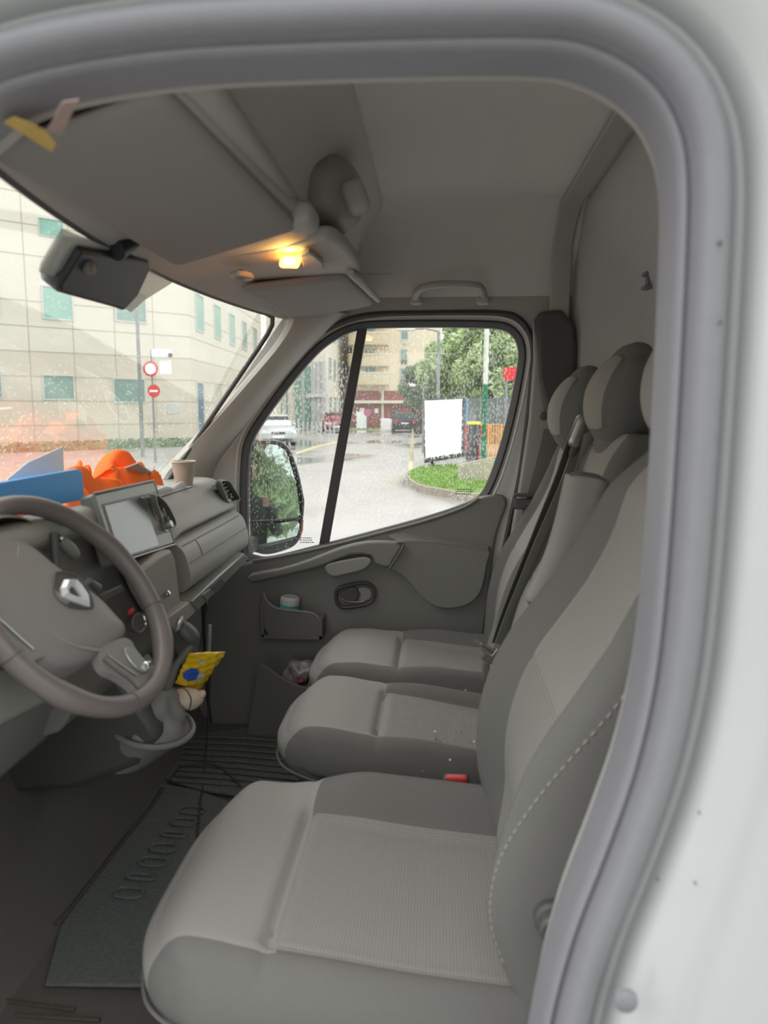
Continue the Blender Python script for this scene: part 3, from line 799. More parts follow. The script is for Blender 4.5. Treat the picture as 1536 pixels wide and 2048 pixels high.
# belt buckles
mb = MB(); tube(mb, [(.10, 1.58, .80), (.07, 1.58, .88), aY(930, 1585, 1.58)], .010, 8)
b0 = obj('belt_buckle', mb, M['black']); tag(b0, 'black belt buckle with red release button between driver and middle cushions', 'seat belt buckle')
mb = MB(); p1 = aY(892, 1561, 1.56); p2 = aY(934, 1554, 1.56)
mb2 = MB(); sbox(mb2, (p1+p2)/2, ((p2-p1).length/2, .010, .0065), .004); obj('release_button', mb2, M['red'], b0, label='red release button')
mb = MB(); sbox(mb, (p1+p2)/2+Vector((0, .006, -.016)), ((p2-p1).length/2+.006, .014, .02), .008); obj('buckle_housing', mb, M['black'], b0)
# crumbs on the middle cushion
mb = MB()
for i in range(26):
    x = random.gauss(870, 38); y = random.gauss(1488, 20)
    p = aZ(x, y, .945); sbox(mb, p, (.0022, .003, .0012), .001, n=2)
c = mat('reddish_crumbs', (150, 110, 96), .9, amt=0)
tag(obj('crumbs', mb, c), 'scatter of reddish crumbs on the middle seat cushion', 'crumbs', kind='stuff')
mb = MB()
for (x, y) in ((870, 1463), (948, 1483), (900, 1520), (931, 1380)):
    p = aZ(x, y, .95); sbox(mb, p, (.0022, .0025, .002), .0015, n=3)
tag(obj('lint_speck', mb, M['paper']), 'a few tiny white lint specks on the middle cushion', 'lint', kind='stuff')

# middle seat belt: guide on the seat-back top, webbing down to the buckle
belt = empty('seat_belt', (.38, 2.12, 1.70), 'grey belt webbing from shiny guide down the outer seat backrest to its buckle', 'seat belt')
YB = 2.13
pl = [aY(x, y, yy) for x, y, yy in ((1160, 838, 2.06), (1140, 885, 2.06), (1118, 950, 2.06), (1090, 1020, 2.06), (1058, 1100, 2.06), (1030, 1170, 2.06), (1008, 1230, 2.06), (990, 1285, 2.06))]
pl = catmull(pl, 5, False)
mb = MB(); ribbon(mb, pl, (.55, .8, 0.1), .046, .0018); obj('webbing', mb, M['belt'], belt)
pl2 = catmull([aY(x, y, 2.045) for x, y in ((1163, 842), (1143, 930), (1110, 1010), (1075, 1090), (1043, 1170), (1018, 1232), (998, 1288))], 5, False)
mb = MB(); ribbon(mb, pl2, (.75, .45, .1), .030, .0018); obj('webbing', mb, M['belt'], belt)
mb = MB(); g = aY(1156, 862, 2.05); sbox(mb, g, (.016, .022, .045), .012, R=Matrix.Rotation(.35, 3, 'Y')); obj('belt_guide', mb, M['silver'], belt)
mb = MB(); g = aY(1146, 900, 2.05); sbox(mb, g, (.010, .016, .016), .006, R=Matrix.Rotation(.35, 3, 'Y')); obj('guide_slot', mb, M['black'], belt)
mb = MB()
p = [aY(x, y, 2.05) for x, y in ((950, 1281), (962, 1287), (990, 1303))]
tube(mb, p, .005, 8); tube(mb, [aY(962, 1287, 2.04), aY(967, 1302, 2.04), aY(984, 1312, 2.04), aY(996, 1297, 2.04)], .004, 8)
obj('buckle_tongue', mb, M['silver'], belt)
mb = MB(); sbox(mb, aY(978, 1312, 2.05), (.020, .012, .016), .006, R=Matrix.Rotation(.5, 3, 'Y')); sbox(mb, aY(972, 1340, 2.05), (.010, .012, .030), .006); obj('buckle', mb, M['dash_dark'], belt)
# outer belt on the far B pillar
ob = empty('pillar_belt', (.35, 2.55, 1.6), 'dark belt webbing hanging down the far B pillar behind the outer seat', 'seat belt')
mb = MB(); pl = catmull([aY(x, y, 2.55) for x, y in ((1104, 860), (1090, 920), (1068, 1000), (1045, 1080), (1020, 1160), (992, 1240), (972, 1290))], 5, False)
ribbon(mb, pl, (1, 0, .25), .052, .0018); obj('webbing', mb, M['dash_dark'], ob)
mb = MB(); lathe(mb, [(.001, -.01), (.013, -.008), (.014, .0), (.014, .03)], aY(1088, 832, 2.52), (0, 1, 0), 20); obj('anchor_bolt', mb, M['black'], ob)
mb = MB(); sbox(mb, aY(1056, 990, 2.535), (.046, .010, .006), .005); sbox(mb, aY(1052, 1008, 2.54), (.040, .008, .018), .006); obj('belt_clip', mb, M['black'], ob)

# ================================================================== DASHBOARD
dash = empty('dashboard', (-.8, 1.66, 1.2), 'grey plastic dashboard with glovebox, air vents and central screen', 'dashboard')
def sweepY(mb, prof, ys, mi=0, xoff=lambda Y, k: (0, 0)):
    n = len(prof); vs = []
    for Y in ys:
        for k, (x, z) in enumerate(prof):
            dx, dz = xoff(Y, k); vs.append((x+dx, Y, z+dz))
    N = len(ys); fs = [(j*n+k, (j+1)*n+k, (j+1)*n+k+1, j*n+k+1) for j in range(N-1) for k in range(n-1)]
    fs += [tuple(range(n)), tuple(range(N*n-1, (N-1)*n-1, -1))]
    mb.add(vs, fs, mi)
def crv(p, k=5): return [(v.x, v.y) for v in catmull([(a, b, 0) for a, b in p], k, False)]
# upper pad, passenger half
up = crv([(-1.06, 1.47), (-1.00, 1.495), (-.90, 1.505), (-.80, 1.515), (-.755, 1.522), (-.722, 1.518), (-.700, 1.500), (-.682, 1.470), (-.665, 1.445), (-.660, 1.432), (-.668, 1.424), (-.69, 1.418)]) + [(-.9, 1.40)]
def endround(Y, k, y1=2.50, r=.07, amt=.07):
    t = max(0, (Y-(y1-r))/r); return (-amt*(1-math.sqrt(max(0, 1-t*t))), 0)
ys = [1.84, 1.86]+[1.88+.03*i for i in range(19)]+[2.44+.0075*i for i in range(9)]
mb = MB(); sweepY(mb, up, ys, 0, lambda Y, k: (endround(Y, k)[0], -.012*sstep(1.95, 1.84, Y)*(k > 40) + .0*Y))
obj('upper_pad', mb, M['dash'], dash, angle=50)
# lower glovebox bulge
lo = crv([(-.72, 1.425), (-.672, 1.418), (-.648, 1.405), (-.632, 1.385), (-.622, 1.350), (-.618, 1.320), (-.628, 1.295), (-.655, 1.283)]) + [(-.70, 1.278), (-.95, 1.26)]
mb = MB(); ys = [1.86+.02*i for i in range(30)]+[2.46+.0075*i for i in range(9)]
sweepY(mb, lo, ys, 0, lambda Y, k: (endround(Y, k, 2.52)[0], 0)); gb = obj('glovebox', mb, M['dash'], dash, angle=50)
# glovebox lid grooves
mb = MB()
def ongb(Z):
    for (a, b), (c, d) in zip(lo, lo[1:]):
        if d <= Z <= b: return a+(c-a)*(Z-b)/(d-b+1e-9)
    return -.62
for Zg, y_a, y_b in ((1.402, 1.88, 2.44), (1.360, 1.88, 2.46)):
    tube(mb, [(ongb(Zg)+.0005, y_a+(y_b-y_a)*i/20, Zg) for i in range(21)], .0016, 6)
tube(mb, [(ongb(1.402-.042*i/6)+.0005, 1.98, 1.402-.042*i/6) for i in range(7)], .0014, 6)
obj('lid_gap', mb, M['black'], gb)
# lower shelf strip with switch
mb = MB(); q = [aX(x, y, -.60) for x, y in ((383, 1203), (396, 1222), (499, 1118), (488, 1106))]
st = MB(); prism(st, [Vector((p.x, p.y, p.z)) for p in q], (-.10, 0, .012)); strip = obj('shelf_strip', st, M['bezel'], dash, bevel=.004)
w = MB(); q = [aX(x, y, -.5985) for x, y in ((421, 1176), (431, 1187), (452, 1165), (441, 1158))]; prism(w, q, (-.02, 0, 0)); obj('shelf_recess', w, M['black'], strip)
w = MB(); q = [aX(x, y, -.5965) for x, y in ((405, 1190), (413, 1200), (429, 1186), (421, 1178))]; prism(w, q, (-.004, 0, 0)); obj('switch_button', w, M['bezel'], strip, bevel=.001)
st = MB(); q = [aX(x, y, -.605) for x, y in ((330, 1240), (352, 1262), (398, 1218), (384, 1200))]; prism(st, q, (-.08, 0, .008)); obj('shelf_strip', st, M['dash'], dash, bevel=.003)
# underside body of the dash (dark)
mb = MB(); sweepY(mb, [(-1.0, 1.30), (-.72, 1.285), (-.70, 1.26), (-.74, 1.22), (-.84, 1.18), (-1.0, 1.16)], [1.85, 2.52]); obj('under_panel', mb, M['black'], dash, bevel=.01)
# driver half: cowl, top pad, lower panels
up2 = crv([(-1.10, 1.49), (-.96, 1.505), (-.84, 1.52), (-.77, 1.545), (-.72, 1.555), (-.695, 1.545), (-.69, 1.515), (-.72, 1.49)]) + [(-.9, 1.45)]
mb = MB(); sweepY(mb, up2, [.80, .82]+[.84+.04*i for i in range(26)]+[1.875], 0, lambda Y, k: (0, -.012*sstep(1.35, 1.9, Y))); obj('upper_pad', mb, M['dash'], dash, angle=50)
# binnacle hood round the instruments
mb = MB(); vs = []; NB = 24
for i in range(NB+1):
    a = PI*i/NB
    for (r1, dx, dz) in ((1.0, 0, 0), (1.04, -.006, 0.0), (1.06, -.05, 0), (1.0, -.20, -.02)):
        vs.append((-.700+dx, 1.16-.19*r1*math.cos(a), 1.46+.115*r1*math.sin(a)+dz))
mb.add(vs, [(i*4+k, (i+1)*4+k, (i+1)*4+k+1, i*4+k+1) for i in range(NB) for k in range(3)]); obj('instrument_hood', mb, M['dash'], dash)
mb = MB(); lathe(mb, [(.001, 0), (.10, 0)], (-.80, 1.16, 1.46), (1, 0, 0), 32); obj('instrument_panel', mb, M['black'], dash)
for dy in (-.09, .08):
    mb = MB(); lathe(mb, [(.046, 0), (.052, .004), (.056, .0)], (-.795, 1.16+dy, 1.47), (1, 0, .2), 28); obj('gauge_ring', mb, M['silver'], dash)
# central body of the dash behind the wheel
cs = crv([(-.90, 1.52), (-.74, 1.53), (-.715, 1.50), (-.700, 1.42), (-.690, 1.34), (-.680, 1.26), (-.670, 1.20), (-.70, 1.15)]) + [(-.9, 1.08)]
mb = MB(); sweepY(mb, cs, [1.32, 1.34, 1.5, 1.7, 1.84, 1.862]); obj('centre_stack', mb, M['dash_dark'], dash, bevel=.008, angle=50)
mb = MB(); sweepY(mb, [(-.9, 1.42), (-.72, 1.42), (-.70, 1.36), (-.70, 1.22), (-.74, 1.12), (-.95, 1.05)], [.80, .9, 1.1, 1.36]); obj('lower_panel', mb, M['dash_dark'], dash, bevel=.015)
# right cheek of the stack
mb = MB(); q = [aX(x, y, -.625) for x, y in ((322, 1108), (343, 1098), (352, 1120), (362, 1200), (352, 1228), (330, 1236), (300, 1180), (285, 1140))]
prism(mb, q, (-.05, 0, 0)); obj('stack_cheek', mb, M['dash'], dash, bevel=.008)
# lower-left knee panel
mb = MB(); q = [aX(x, y, -.69) for x, y in ((-160, 1330), (60, 1330), (110, 1385), (90, 1410), (0, 1455), (-160, 1530))]
prism(mb, q, (-.12, 0, 0)); obj('knee_panel', mb, M['dash'], dash, bevel=.01)

# air vents: outer by the far door, tall one beside the screen
def vent(pts, X, name='air_vent', tilt=(0, 0)):
    v = catmull(px2(pts), 4); lp = [aX(p.x, p.y, X) for p in v]; c = sum(lp, Vector())/len(lp)
    mb = MB(); n = len(lp); vs = []
    for s, dx in ((1.16, -.008), (1.10, .004), (1.0, .004), (.96, -.018)):
        for p in lp: q = c+(p-c)*s; vs.append(q+Vector((dx, 0, 0)))
    mb.add(vs, [(i*n+k, i*n+(k+1) % n, (i+1)*n+(k+1) % n, (i+1)*n+k) for i in range(3) for k in range(n)])
    o = obj(name, mb, M['bezel'], dash)
    b = MB(); b.add([c+(p-c)*.97+Vector((-.016, 0, 0)) for p in lp], [tuple(range(n))]); obj('vent_opening', b, M['black'], o)
    ys_ = [p.y for p in lp]; zs = [p.z for p in lp]; f = MB()
    for i in range(1, 6):
        z = min(zs)+(max(zs)-min(zs))*i/6
        cr_ = []
        for a, b2 in zip(lp, lp[1:]+lp[:1]):
            if (a.z-z)*(b2.z-z) < 0: cr_.append(a.y+(b2.y-a.y)*(z-a.z)/(b2.z-a.z))
        if len(cr_) >= 2: box(f, (c.x-.020, (min(cr_)+max(cr_))/2, z), (.010, (max(cr_)-min(cr_))/2*.97, .0018))
    obj('vent_louvre', f, M['dash_dark'], o)
    k = MB(); sbox(k, (c.x, c.y, c.z-.012), (.006, .006, .008), .003); obj('vent_tab', k, M['dash_dark'], o)
vent([(441, 965), (456, 963), (466, 978), (477, 997), (470, 1001), (456, 1003), (448, 985)], -.668)
vent([(310, 994), (322, 999), (334, 1013), (345, 1034), (349, 1048), (342, 1055), (332, 1056), (322, 1036)], -.662)
# central touch screen
sc = [(178, 990), (300, 963), (343, 1091), (222, 1128)]
p0 = aX(178, 990, -.705); p1 = aX(300, 963, -.705); p3 = aX(222, 1130, -.655); p2 = aX(343, 1091, -.655)
nrm = (p1-p0).cross(p3-p0).normalized()
if nrm.x < 0: nrm = -nrm
def sq(a, b): return (p0.lerp(p1, a)).lerp(p3.lerp(p2, a), b)
def plate(name, a0, b0_, a1, b1, off, th, m, par, bev=.003):
    mb = MB(); prism(mb, [sq(a, b)+nrm*off for a, b in ((a0, b0_), (a1, b0_), (a1, b1), (a0, b1))], -nrm*th); return obj(name, mb, m, par, bevel=bev)
ms = plate('media_unit', 0, 0, 1, 1, .010, .035, M['bezel'], dash, .006)
# raised light rim
mb = MB(); tube(mb, [sq(a, b)+nrm*.010 for a, b in ((0, 0), (1, 0), (1, 1), (0, 1))], .0022, 6, closed=True); obj('screen_rim', mb, M['silver'], ms)
plate('screen_recess', .06, .17, .97, .80, .0108, .002, M['dash_dark'], ms, 0)
plate('touch_screen', .08, .20, .70, .95, .0118, .002, M['screen'], ms, .001)
plate('button_strip', .80, .22, .86, .60, .0122, .002, M['dash'], ms, .001)
for i in range(5): plate('button_mark', .82, .26+.065*i, .845, .275+.065*i, .0126, .0006, M['paper'], ms, 0)
mb = MB(); kc = sq(.905, .70)+nrm*.01; lathe(mb, [(.001, .022), (.009, .021), (.010, .018), (.010, .004), (.014, .003), (.014, 0)], kc, nrm, 22); obj('volume_knob', mb, M['silver'], ms)
# slots below the screen, small console bits
mb = MB()
for dy in (0, .07, .14):
    q = [aX(x, y, -.632) for x, y in ((290, 1140+dy*100), (328, 1120+dy*100), (330, 1126+dy*100), (293, 1146+dy*100))]; prism(mb, q, (-.03, 0, 0))
obj('card_slot', mb, M['black'], dash)
mb = MB(); q = [aX(x, y, -.650) for x, y in ((200, 1190), (245, 1168), (252, 1182), (208, 1206))]; prism(mb, q, (-.02, 0, 0)); obj('switch_panel', mb, M['black'], dash, bevel=.003)
# climate knob with chrome ring
kc = aX(266, 1248, -.655); ax = Vector((.85, -.35, .25)).normalized()
mb = MB(); lathe(mb, [(.001, .018), (.017, .018), (.019, .012), (.019, 0)], kc, ax, 26); kn = obj('climate_knob', mb, M['black'], dash)
mb = MB(); u = ax.orthogonal().normalized(); w_ = ax.cross(u); tube(mb, [kc+ax*.018+(u*math.cos(a)+w_*math.sin(a))*.019 for a in [2*PI*i/28 for i in range(28)]], .002, 6, closed=True); obj('knob_ring', mb, M['chrome'], kn)
mb = MB(); sbox(mb, aX(262, 1222, -.655), (.004, .012, .006), .003); obj('hazard_button', mb, M['red'], dash)
kc = aX(327, 1194, -.62); mb = MB(); lathe(mb, [(.001, .02), (.006, .018), (.008, .01), (.006, .0)], kc, (.7, -.2, .6), 16); obj('socket_cap', mb, M['chrome'], dash)

# gear lever
gl_ = empty('gear_lever', (-.60, 1.66, 1.07), 'black gear lever with pale-topped knob and wrinkled gaiter below the centre stack', 'gear lever')
g1 = aY(372, 1262, 1.64); mb = MB()
R = Matrix.Rotation(math.radians(-38), 3, 'Y') @ Matrix.Rotation(.3, 3, 'X')
softbox(mb, (.017, .023, .034), (.016, .022, .033), (10, 10, 14), lambda p, u: g1+R @ (p*(1-.15*u[2])), lambda u, a: 0)
obj('gear_knob', mb, M['black'], gl_)
mb = MB(); tube(mb, [g1+R @ Vector((.012*math.cos(a), .019*math.sin(a)-.001, .024+.004*math.cos(a))) for a in [2*PI*i/20 for i in range(20)]], .0055, 8, closed=True); obj('knob_ring', mb, M['silver'], gl_)
mb = MB(); tube(mb, [g1+R @ Vector((0, 0, -.03)), aY(352, 1330, 1.645), aY(330, 1390, 1.65), aY(320, 1420, 1.66)], [.009, .008, .010, .012], 10); obj('lever_shaft', mb, M['dash_dark'], gl_)
mb = MB(); base = aY(306, 1448, 1.66); top_ = aY(326, 1372, 1.655); n = 40; vs = []
for i in range(14):
    t = i/13
    for k in range(n):
        a = 2*PI*k/n; r = (.022+(.080-.022)*t**.8)*(1+.10*math.sin(5*a+4*t)*math.sin(PI*t)+.07*math.sin(9*a-9*t)*math.sin(PI*t))
        c_ = top_.lerp(base, t); vs.append(c_+Vector((math.cos(a)*r, math.sin(a)*r*1.15, -.25*math.cos(a)*r)))
mb.add(vs, [(i*n+k, i*n+(k+1) % n, (i+1)*n+(k+1) % n, (i+1)*n+k) for i in range(13) for k in range(n)]); obj('gaiter', mb, M['hub'], gl_, angle=80)
mb = MB(); rim = [base+Vector((math.cos(a)*.088, math.sin(a)*.104, -.25*math.cos(a)*.08-.004)) for a in [2*PI*k/36 for k in range(36)]]; tube(mb, rim, .007, 8, closed=True)
n = 36; mb.add([p+Vector((0, 0, .001)) for p in rim], [tuple(range(36))]); mb.add([p for p in rim]+[base+Vector((math.cos(2*PI*k/36)*.055-.06, math.sin(2*PI*k/36)*.07, -.09)) for k in range(36)], [(k, (k+1) % n, n+(k+1) % n, n+k) for k in range(n)]); obj('gaiter_surround', mb, M['hub'], gl_)
# column/console below the dash carrying the gaiter
mb = MB(); pr = [(-.74, 1.24), (-.68, 1.16), (-.62, 1.07), (-.60, 1.03), (-.66, .96), (-.80, .90), (-1.0, .88)]
sweepY(mb, pr, [1.57, 1.60, 1.66, 1.72, 1.75]); obj('gear_console', mb, M['black'], dash, bevel=.02)

# ================================================================== STEERING WHEEL
WC = Vector((-.604, 1.218, 1.428)); WN = Vector((.79774, -.11103, .59269)).normalized(); E1 = Vector((.13785, .99045, 0)).normalized(); E2 = WN.cross(E1).normalized()
if E2.z < 0: E2 = -E2
WR = .1965
def W(u, v, w=0): return WC+E1*u+E2*v+WN*w
sw = empty('steering_wheel', tuple(WC-WN*.08), 'dark leather steering wheel with diamond badge on its airbag cover', 'steering wheel')
mb = MB(); n = 96; m_ = 14; vs = []
for i in range(n):
    a = 2*PI*i/n; ca, sa = math.cos(a), math.sin(a)
    deg = math.degrees(a) % 360
    th = 1.0
    for c0 in (20, 160, 318, 222): 
        d = abs((deg-c0+180) % 360-180); th += .13*math.exp(-(d/11)**2)
    for k in range(m_):
        b = 2*PI*k/m_; r = .0165*th; vs.append(W((WR+r*math.cos(b))*ca, (WR+r*math.cos(b))*sa, r*1.1*math.sin(b)))
mb.add(vs, [(i*m_+k, i*m_+(k+1) % m_, ((i+1) % n)*m_+(k+1) % m_, ((i+1) % n)*m_+k) for i in range(n) for k in range(m_)])
obj('rim', mb, M['leather'], sw)
for dg in (-20, -100, 192):
    a = math.radians(dg); mb = MB(); tube(mb, [W((WR+.0172*math.cos(b))*math.cos(a), (WR+.0172*math.cos(b))*math.sin(a), .0188*math.sin(b)) for b in [2*PI*k/16 for k in range(16)]], .0008, 5, closed=True); obj('rim_seam', mb, M['black'], sw)

# airbag pad: domed shaped plate, recessed to the plane of the rim
def onW(px, py, w=0):
    q = aP(px, py, WC+WN*w, WN)-WC-WN*w; return Vector((q.dot(E1), q.dot(E2), 0))
hub = [onW(x, y) for x, y in ((20, 1064), (58, 1080), (98, 1112), (130, 1137), (170, 1166), (208, 1194), (240, 1228), (260, 1252), (256, 1269), (221, 1296), (182, 1318), (140, 1328), (104, 1322), (52, 1300), (0, 1262), (-60, 1205), (-80, 1140), (-60, 1085), (-20, 1062))]
hc_ = catmull(hub, 4); n = len(hc_); vs = []; hctr = sum(hc_, Vector())/n
lay = [(1.0, -.05), (1.0, -.024), (.985, -.012), (.95, -.004), (.86, .002), (.6, .006), (.3, .008)]
for s, w in lay:
    for p in hc_: q = hctr+(p-hctr)*s; vs.append(W(q.x, q.y, w))
vs.append(W(hctr.x, hctr.y, .009)); N = len(lay)
mb = MB(); mb.add(vs, [(i*n+k, i*n+(k+1) % n, (i+1)*n+(k+1) % n, (i+1)*n+k) for i in range(N-1) for k in range(n)]+[((N-1)*n+k, (N-1)*n+(k+1) % n, N*n) for k in range(n)])
hubo = obj('airbag_cover', mb, M['hub'], sw, angle=70)
mb = MB(); cv = catmull([onW(x, y, .006) for x, y in ((40, 1092), (34, 1140), (42, 1185), (70, 1225), (105, 1262), (150, 1290), (200, 1300))], 5, False); tube(mb, [W(v.x, v.y, .004) for v in cv], .0025, 6); obj('cover_crease', mb, M['hub'], hubo)
mb = MB(); lathe(mb, [(.05, -.03), (.055, -.05), (.06, -.14)], WC, WN, 24); obj('column_shroud', mb, M['black'], sw)
# diamond badge: open rhomboid ring in a dark recess
mb = MB(); A = [onW(x, y, .012) for x, y in ((129, 1159), (122, 1176), (126, 1192), (150, 1203), (180, 1213), (177, 1196), (160, 1170), (148, 1158))]; ac = sum(A, Vector())/8
vs = []; n = 8
for s, w in ((1.0, .008), (1.0, .012), (.80, .019), (.42, .013), (.42, .008)):
    for v in A: q = ac+(v-ac)*s; vs.append(W(q.x, q.y, w))
mb.add(vs, [(i*n+k, i*n+(k+1) % n, (i+1)*n+(k+1) % n, (i+1)*n+k) for i in range(4) for k in range(n)]); obj('diamond_badge', mb, M['badge'], hubo, smooth=False)
mb = MB(); B = catmull([onW(x, y, .008) for x, y in ((108, 1153), (108, 1190), (130, 1211), (156, 1217), (182, 1216), (185, 1206), (172, 1176), (152, 1151), (120, 1145))], 4)
n = len(B); vs = [W(v.x, v.y, .0085) for v in B]; mb.add(vs, [tuple(range(n))]); tube(mb, vs, .0022, 6, closed=True); obj('badge_recess', mb, M['black'], hubo)
# lower spokes
def spoke(pts, pods):
    mb = MB(); lp = catmull(pts, 4); prism(mb, [W(p.x, p.y, -.002) for p in lp], -WN*.016)
    o = obj('spoke', mb, M['hub'], sw, bevel=.004, seg=3)
    if pods:
        t = MB(); c_ = catmull([onW(x, y) for x, y in ((208, 1318), (232, 1338), (262, 1360), (276, 1376))], 5, False); tube(t, [W(p.x, p.y, .002) for p in c_], .0045, 8); obj('spoke_trim', t, M['leather'], o)
        t = MB(); c_ = catmull([onW(x, y) for x, y in ((212, 1312), (240, 1332), (270, 1352))], 5, False); tube(t, [W(p.x, p.y, .003) for p in c_], .0016, 8); obj('spoke_trim', t, M['silver'], o)
        t = MB(); lp = catmull([onW(x, y) for x, y in ((245, 1302), (262, 1298), (285, 1322), (296, 1338), (286, 1348), (262, 1332))], 3); prism(t, [W(p.x, p.y, .006) for p in lp], -WN*.01); b = obj('switch_pod', t, M['silver'], o, bevel=.002)
        q = onW(287, 1336); t = MB(); sbox(t, W(q.x, q.y, .008), (.006, .006, .008), .004); obj('pod_button', t, M['chrome'], b)
    return o
spoke([onW(x, y) for x, y in ((200, 1298), (240, 1276), (262, 1278), (276, 1300), (292, 1322), (312, 1330), (325, 1312), (330, 1290), (345, 1310), (335, 1350), (300, 1395), (255, 1404), (272, 1392), (268, 1372), (240, 1352), (208, 1334))], True)
spoke([Vector((x, y, 0)) for x, y in ((-.11, .0), (-.15, -.01), (-.19, .01), (-.195, -.03), (-.18, -.07), (-.15, -.06), (-.11, -.06))], False)
mb = MB(); c_ = [onW(x, y) for x, y in ((-40, 1212), (2, 1249), (34, 1278), (62, 1302))]; tube(mb, [W(p.x, p.y, .006) for p in c_], .0018, 8); obj('spoke_trim', mb, M['silver'], sw)
# stalks behind the wheel
st = empty('column_stalk', tuple(W(.05, .02, -.06)), 'black wiper stalk with grey knurled end seen through the wheel', 'control stalk')
mb = MB(); a1 = aY(118, 1078, 1.33); a2 = aY(150, 1108, 1.40); tube(mb, [W(.03, .02, -.05), a1.lerp(a2, -.3), a1], .007, 10); obj('stalk_arm', mb, M['black'], st)
mb = MB(); tube(mb, [a1, a1.lerp(a2, .3), a1.lerp(a2, .7), a2], [.008, .012, .013, .010], 14); obj('stalk_grip', mb, M['dash'], st)
mb = MB(); sbox(mb, aY(121, 1077, 1.315), (.006, .005, .004), .003); obj('stalk_button', mb, M['chrome'], st)
mb = MB(); tube(mb, [W(.06, .02, -.06), aY(178, 1162, 1.36), aY(196, 1175, 1.40)], [.006, .006, .008], 10); obj('stalk_arm', mb, M['dash_dark'], st)
mb = MB(); c = aY(97, 1060, 1.42); tube(mb, [aY(x, y, 1.42) for x, y in ((75, 1085), (73, 1072), (80, 1060), (95, 1055), (108, 1054))], .0035, 8); obj('gauge_trim', mb, M['silver'], dash)
# ================================================================== PASSENGER DOOR INTERIOR
def dplate(name, pts, Y, th, m, par, bev=.006, k=4, smooth=True, seg=3, label=None):
    mb = MB(); prism(mb, loopY(pts, Y, k, smooth), (0, th, 0)); return obj(name, mb, m, par, bevel=bev, seg=seg, label=label)
dpan = dplate('door_panel', [(470, 1135), (500, 1124), (560, 1114), (640, 1096), (740, 1071), (850, 1042), (925, 1016), (960, 996), (985, 990), (1005, 991), (1013, 1000), (1013, 1015), (1002, 1045), (990, 1090), (982, 1160), (972, 1240), (962, 1330), (958, 1400),
        (940, 1520), (860, 1570), (600, 1575), (440, 1560), (402, 1500), (396, 1300), (425, 1180)], YD-.012, .05, M['door'], door, bev=.010, k=3)
# sill edge catching light
mb = MB(); tube(mb, lineY([(505, 1122), (560, 1113), (640, 1096), (740, 1071), (850, 1042), (925, 1016), (958, 996)], YD-.014), .005, 8); obj('sill_edge', mb, M['door'], dpan)
# upper rear pad with the crease
pad = dplate('rear_pad', [(800, 1083), (850, 1081), (905, 1090), (975, 1099), (973, 1130), (962, 1180), (940, 1206), (905, 1216), (870, 1212), (840, 1190), (815, 1160), (790, 1142), (778, 1136), (792, 1112)], YD-.040, .04, M['door'], dpan, bev=.012, k=4)
mb = MB(); vs = []
t1 = lineY([(776, 1071), (800, 1066), (850, 1070), (910, 1078), (978, 1090)], YD-.014, 6); t2 = lineY([(800, 1086), (822, 1083), (860, 1084), (912, 1091), (975, 1101)], YD-.042, 6)
for a, b in zip(t1, t2): vs += [a, b]
mb.add(vs, [(2*i, 2*i+1, 2*i+3, 2*i+2) for i in range(len(t1)-1)]); obj('pad_ledge', mb, M['door'], dpan)
# armrest bolster with diagonal end
arm = dplate('armrest', [(498, 1150), (560, 1138), (618, 1120), (680, 1096), (735, 1084), (790, 1084), (806, 1088), (798, 1104), (786, 1122), (777, 1136), (750, 1128), (742, 1112), (700, 1110), (650, 1130), (600, 1144), (540, 1158), (500, 1166)], YD-.060, .05, M['door'], dpan, bev=.009, k=2, seg=4)
mb = MB(); tube(mb, lineY([(807, 1090), (798, 1107), (778, 1138)], YD-.062), .0035, 8); obj('armrest_seam', mb, M['door2'], arm)
dplate('grab_recess', [(650, 1134), (665, 1126), (700, 1119), (728, 1115), (742, 1120), (738, 1130), (724, 1140), (690, 1149), (668, 1153), (655, 1147)], YD-.066, .02, M['dash'], arm, bev=.004, k=3)
# inner door handle: oval bezel, cup, lever
hb = empty('handle_dummy', (0, 0, 0)); bpy.data.objects.remove(hb)
OV = [(670, 1185), (676, 1176), (690, 1171), (715, 1166), (735, 1166), (748, 1175), (751, 1190), (746, 1203), (730, 1211), (700, 1216), (682, 1215), (672, 1204)]
ov = loopY(OV, YD-.02, 5)
mb = MB(); sweep_loop(mb, ov, [(.004, YD-.012), (.003, YD-.024), (-.003, YD-.028), (-.008, YD-.024), (-.010, YD-.006)]); hz = obj('handle_bezel', mb, M['black'], dpan)
mb = MB(); vs = [Vector((p.x, YD-.0135, p.z)) for p in offset_loop(ov, -.008)]; mb.add(vs, [tuple(range(len(vs)))]); obj('handle_cup', mb, M['dash_dark'], hz)
mb = MB(); q = loopY([(676, 1192), (690, 1180), (712, 1176), (716, 1196), (705, 1204), (688, 1202)], YD-.028, 4); prism(mb, q, (0, .012, 0)); obj('handle_lever', mb, M['black'], hz, bevel=.003)
mb = MB(); q = loopY([(716, 1177), (733, 1176), (743, 1186), (738, 1199), (716, 1202), (722, 1190)], YD-.018, 4); prism(mb, q, (0, .004, 0)); obj('cup_liner', mb, M['dash'], hz, bevel=.002)
mb = MB(); tube(mb, lineY([(676, 1194), (692, 1202), (715, 1204), (728, 1202)], YD-.030), .0016, 6); obj('lever_edge', mb, M['silver'], hz)
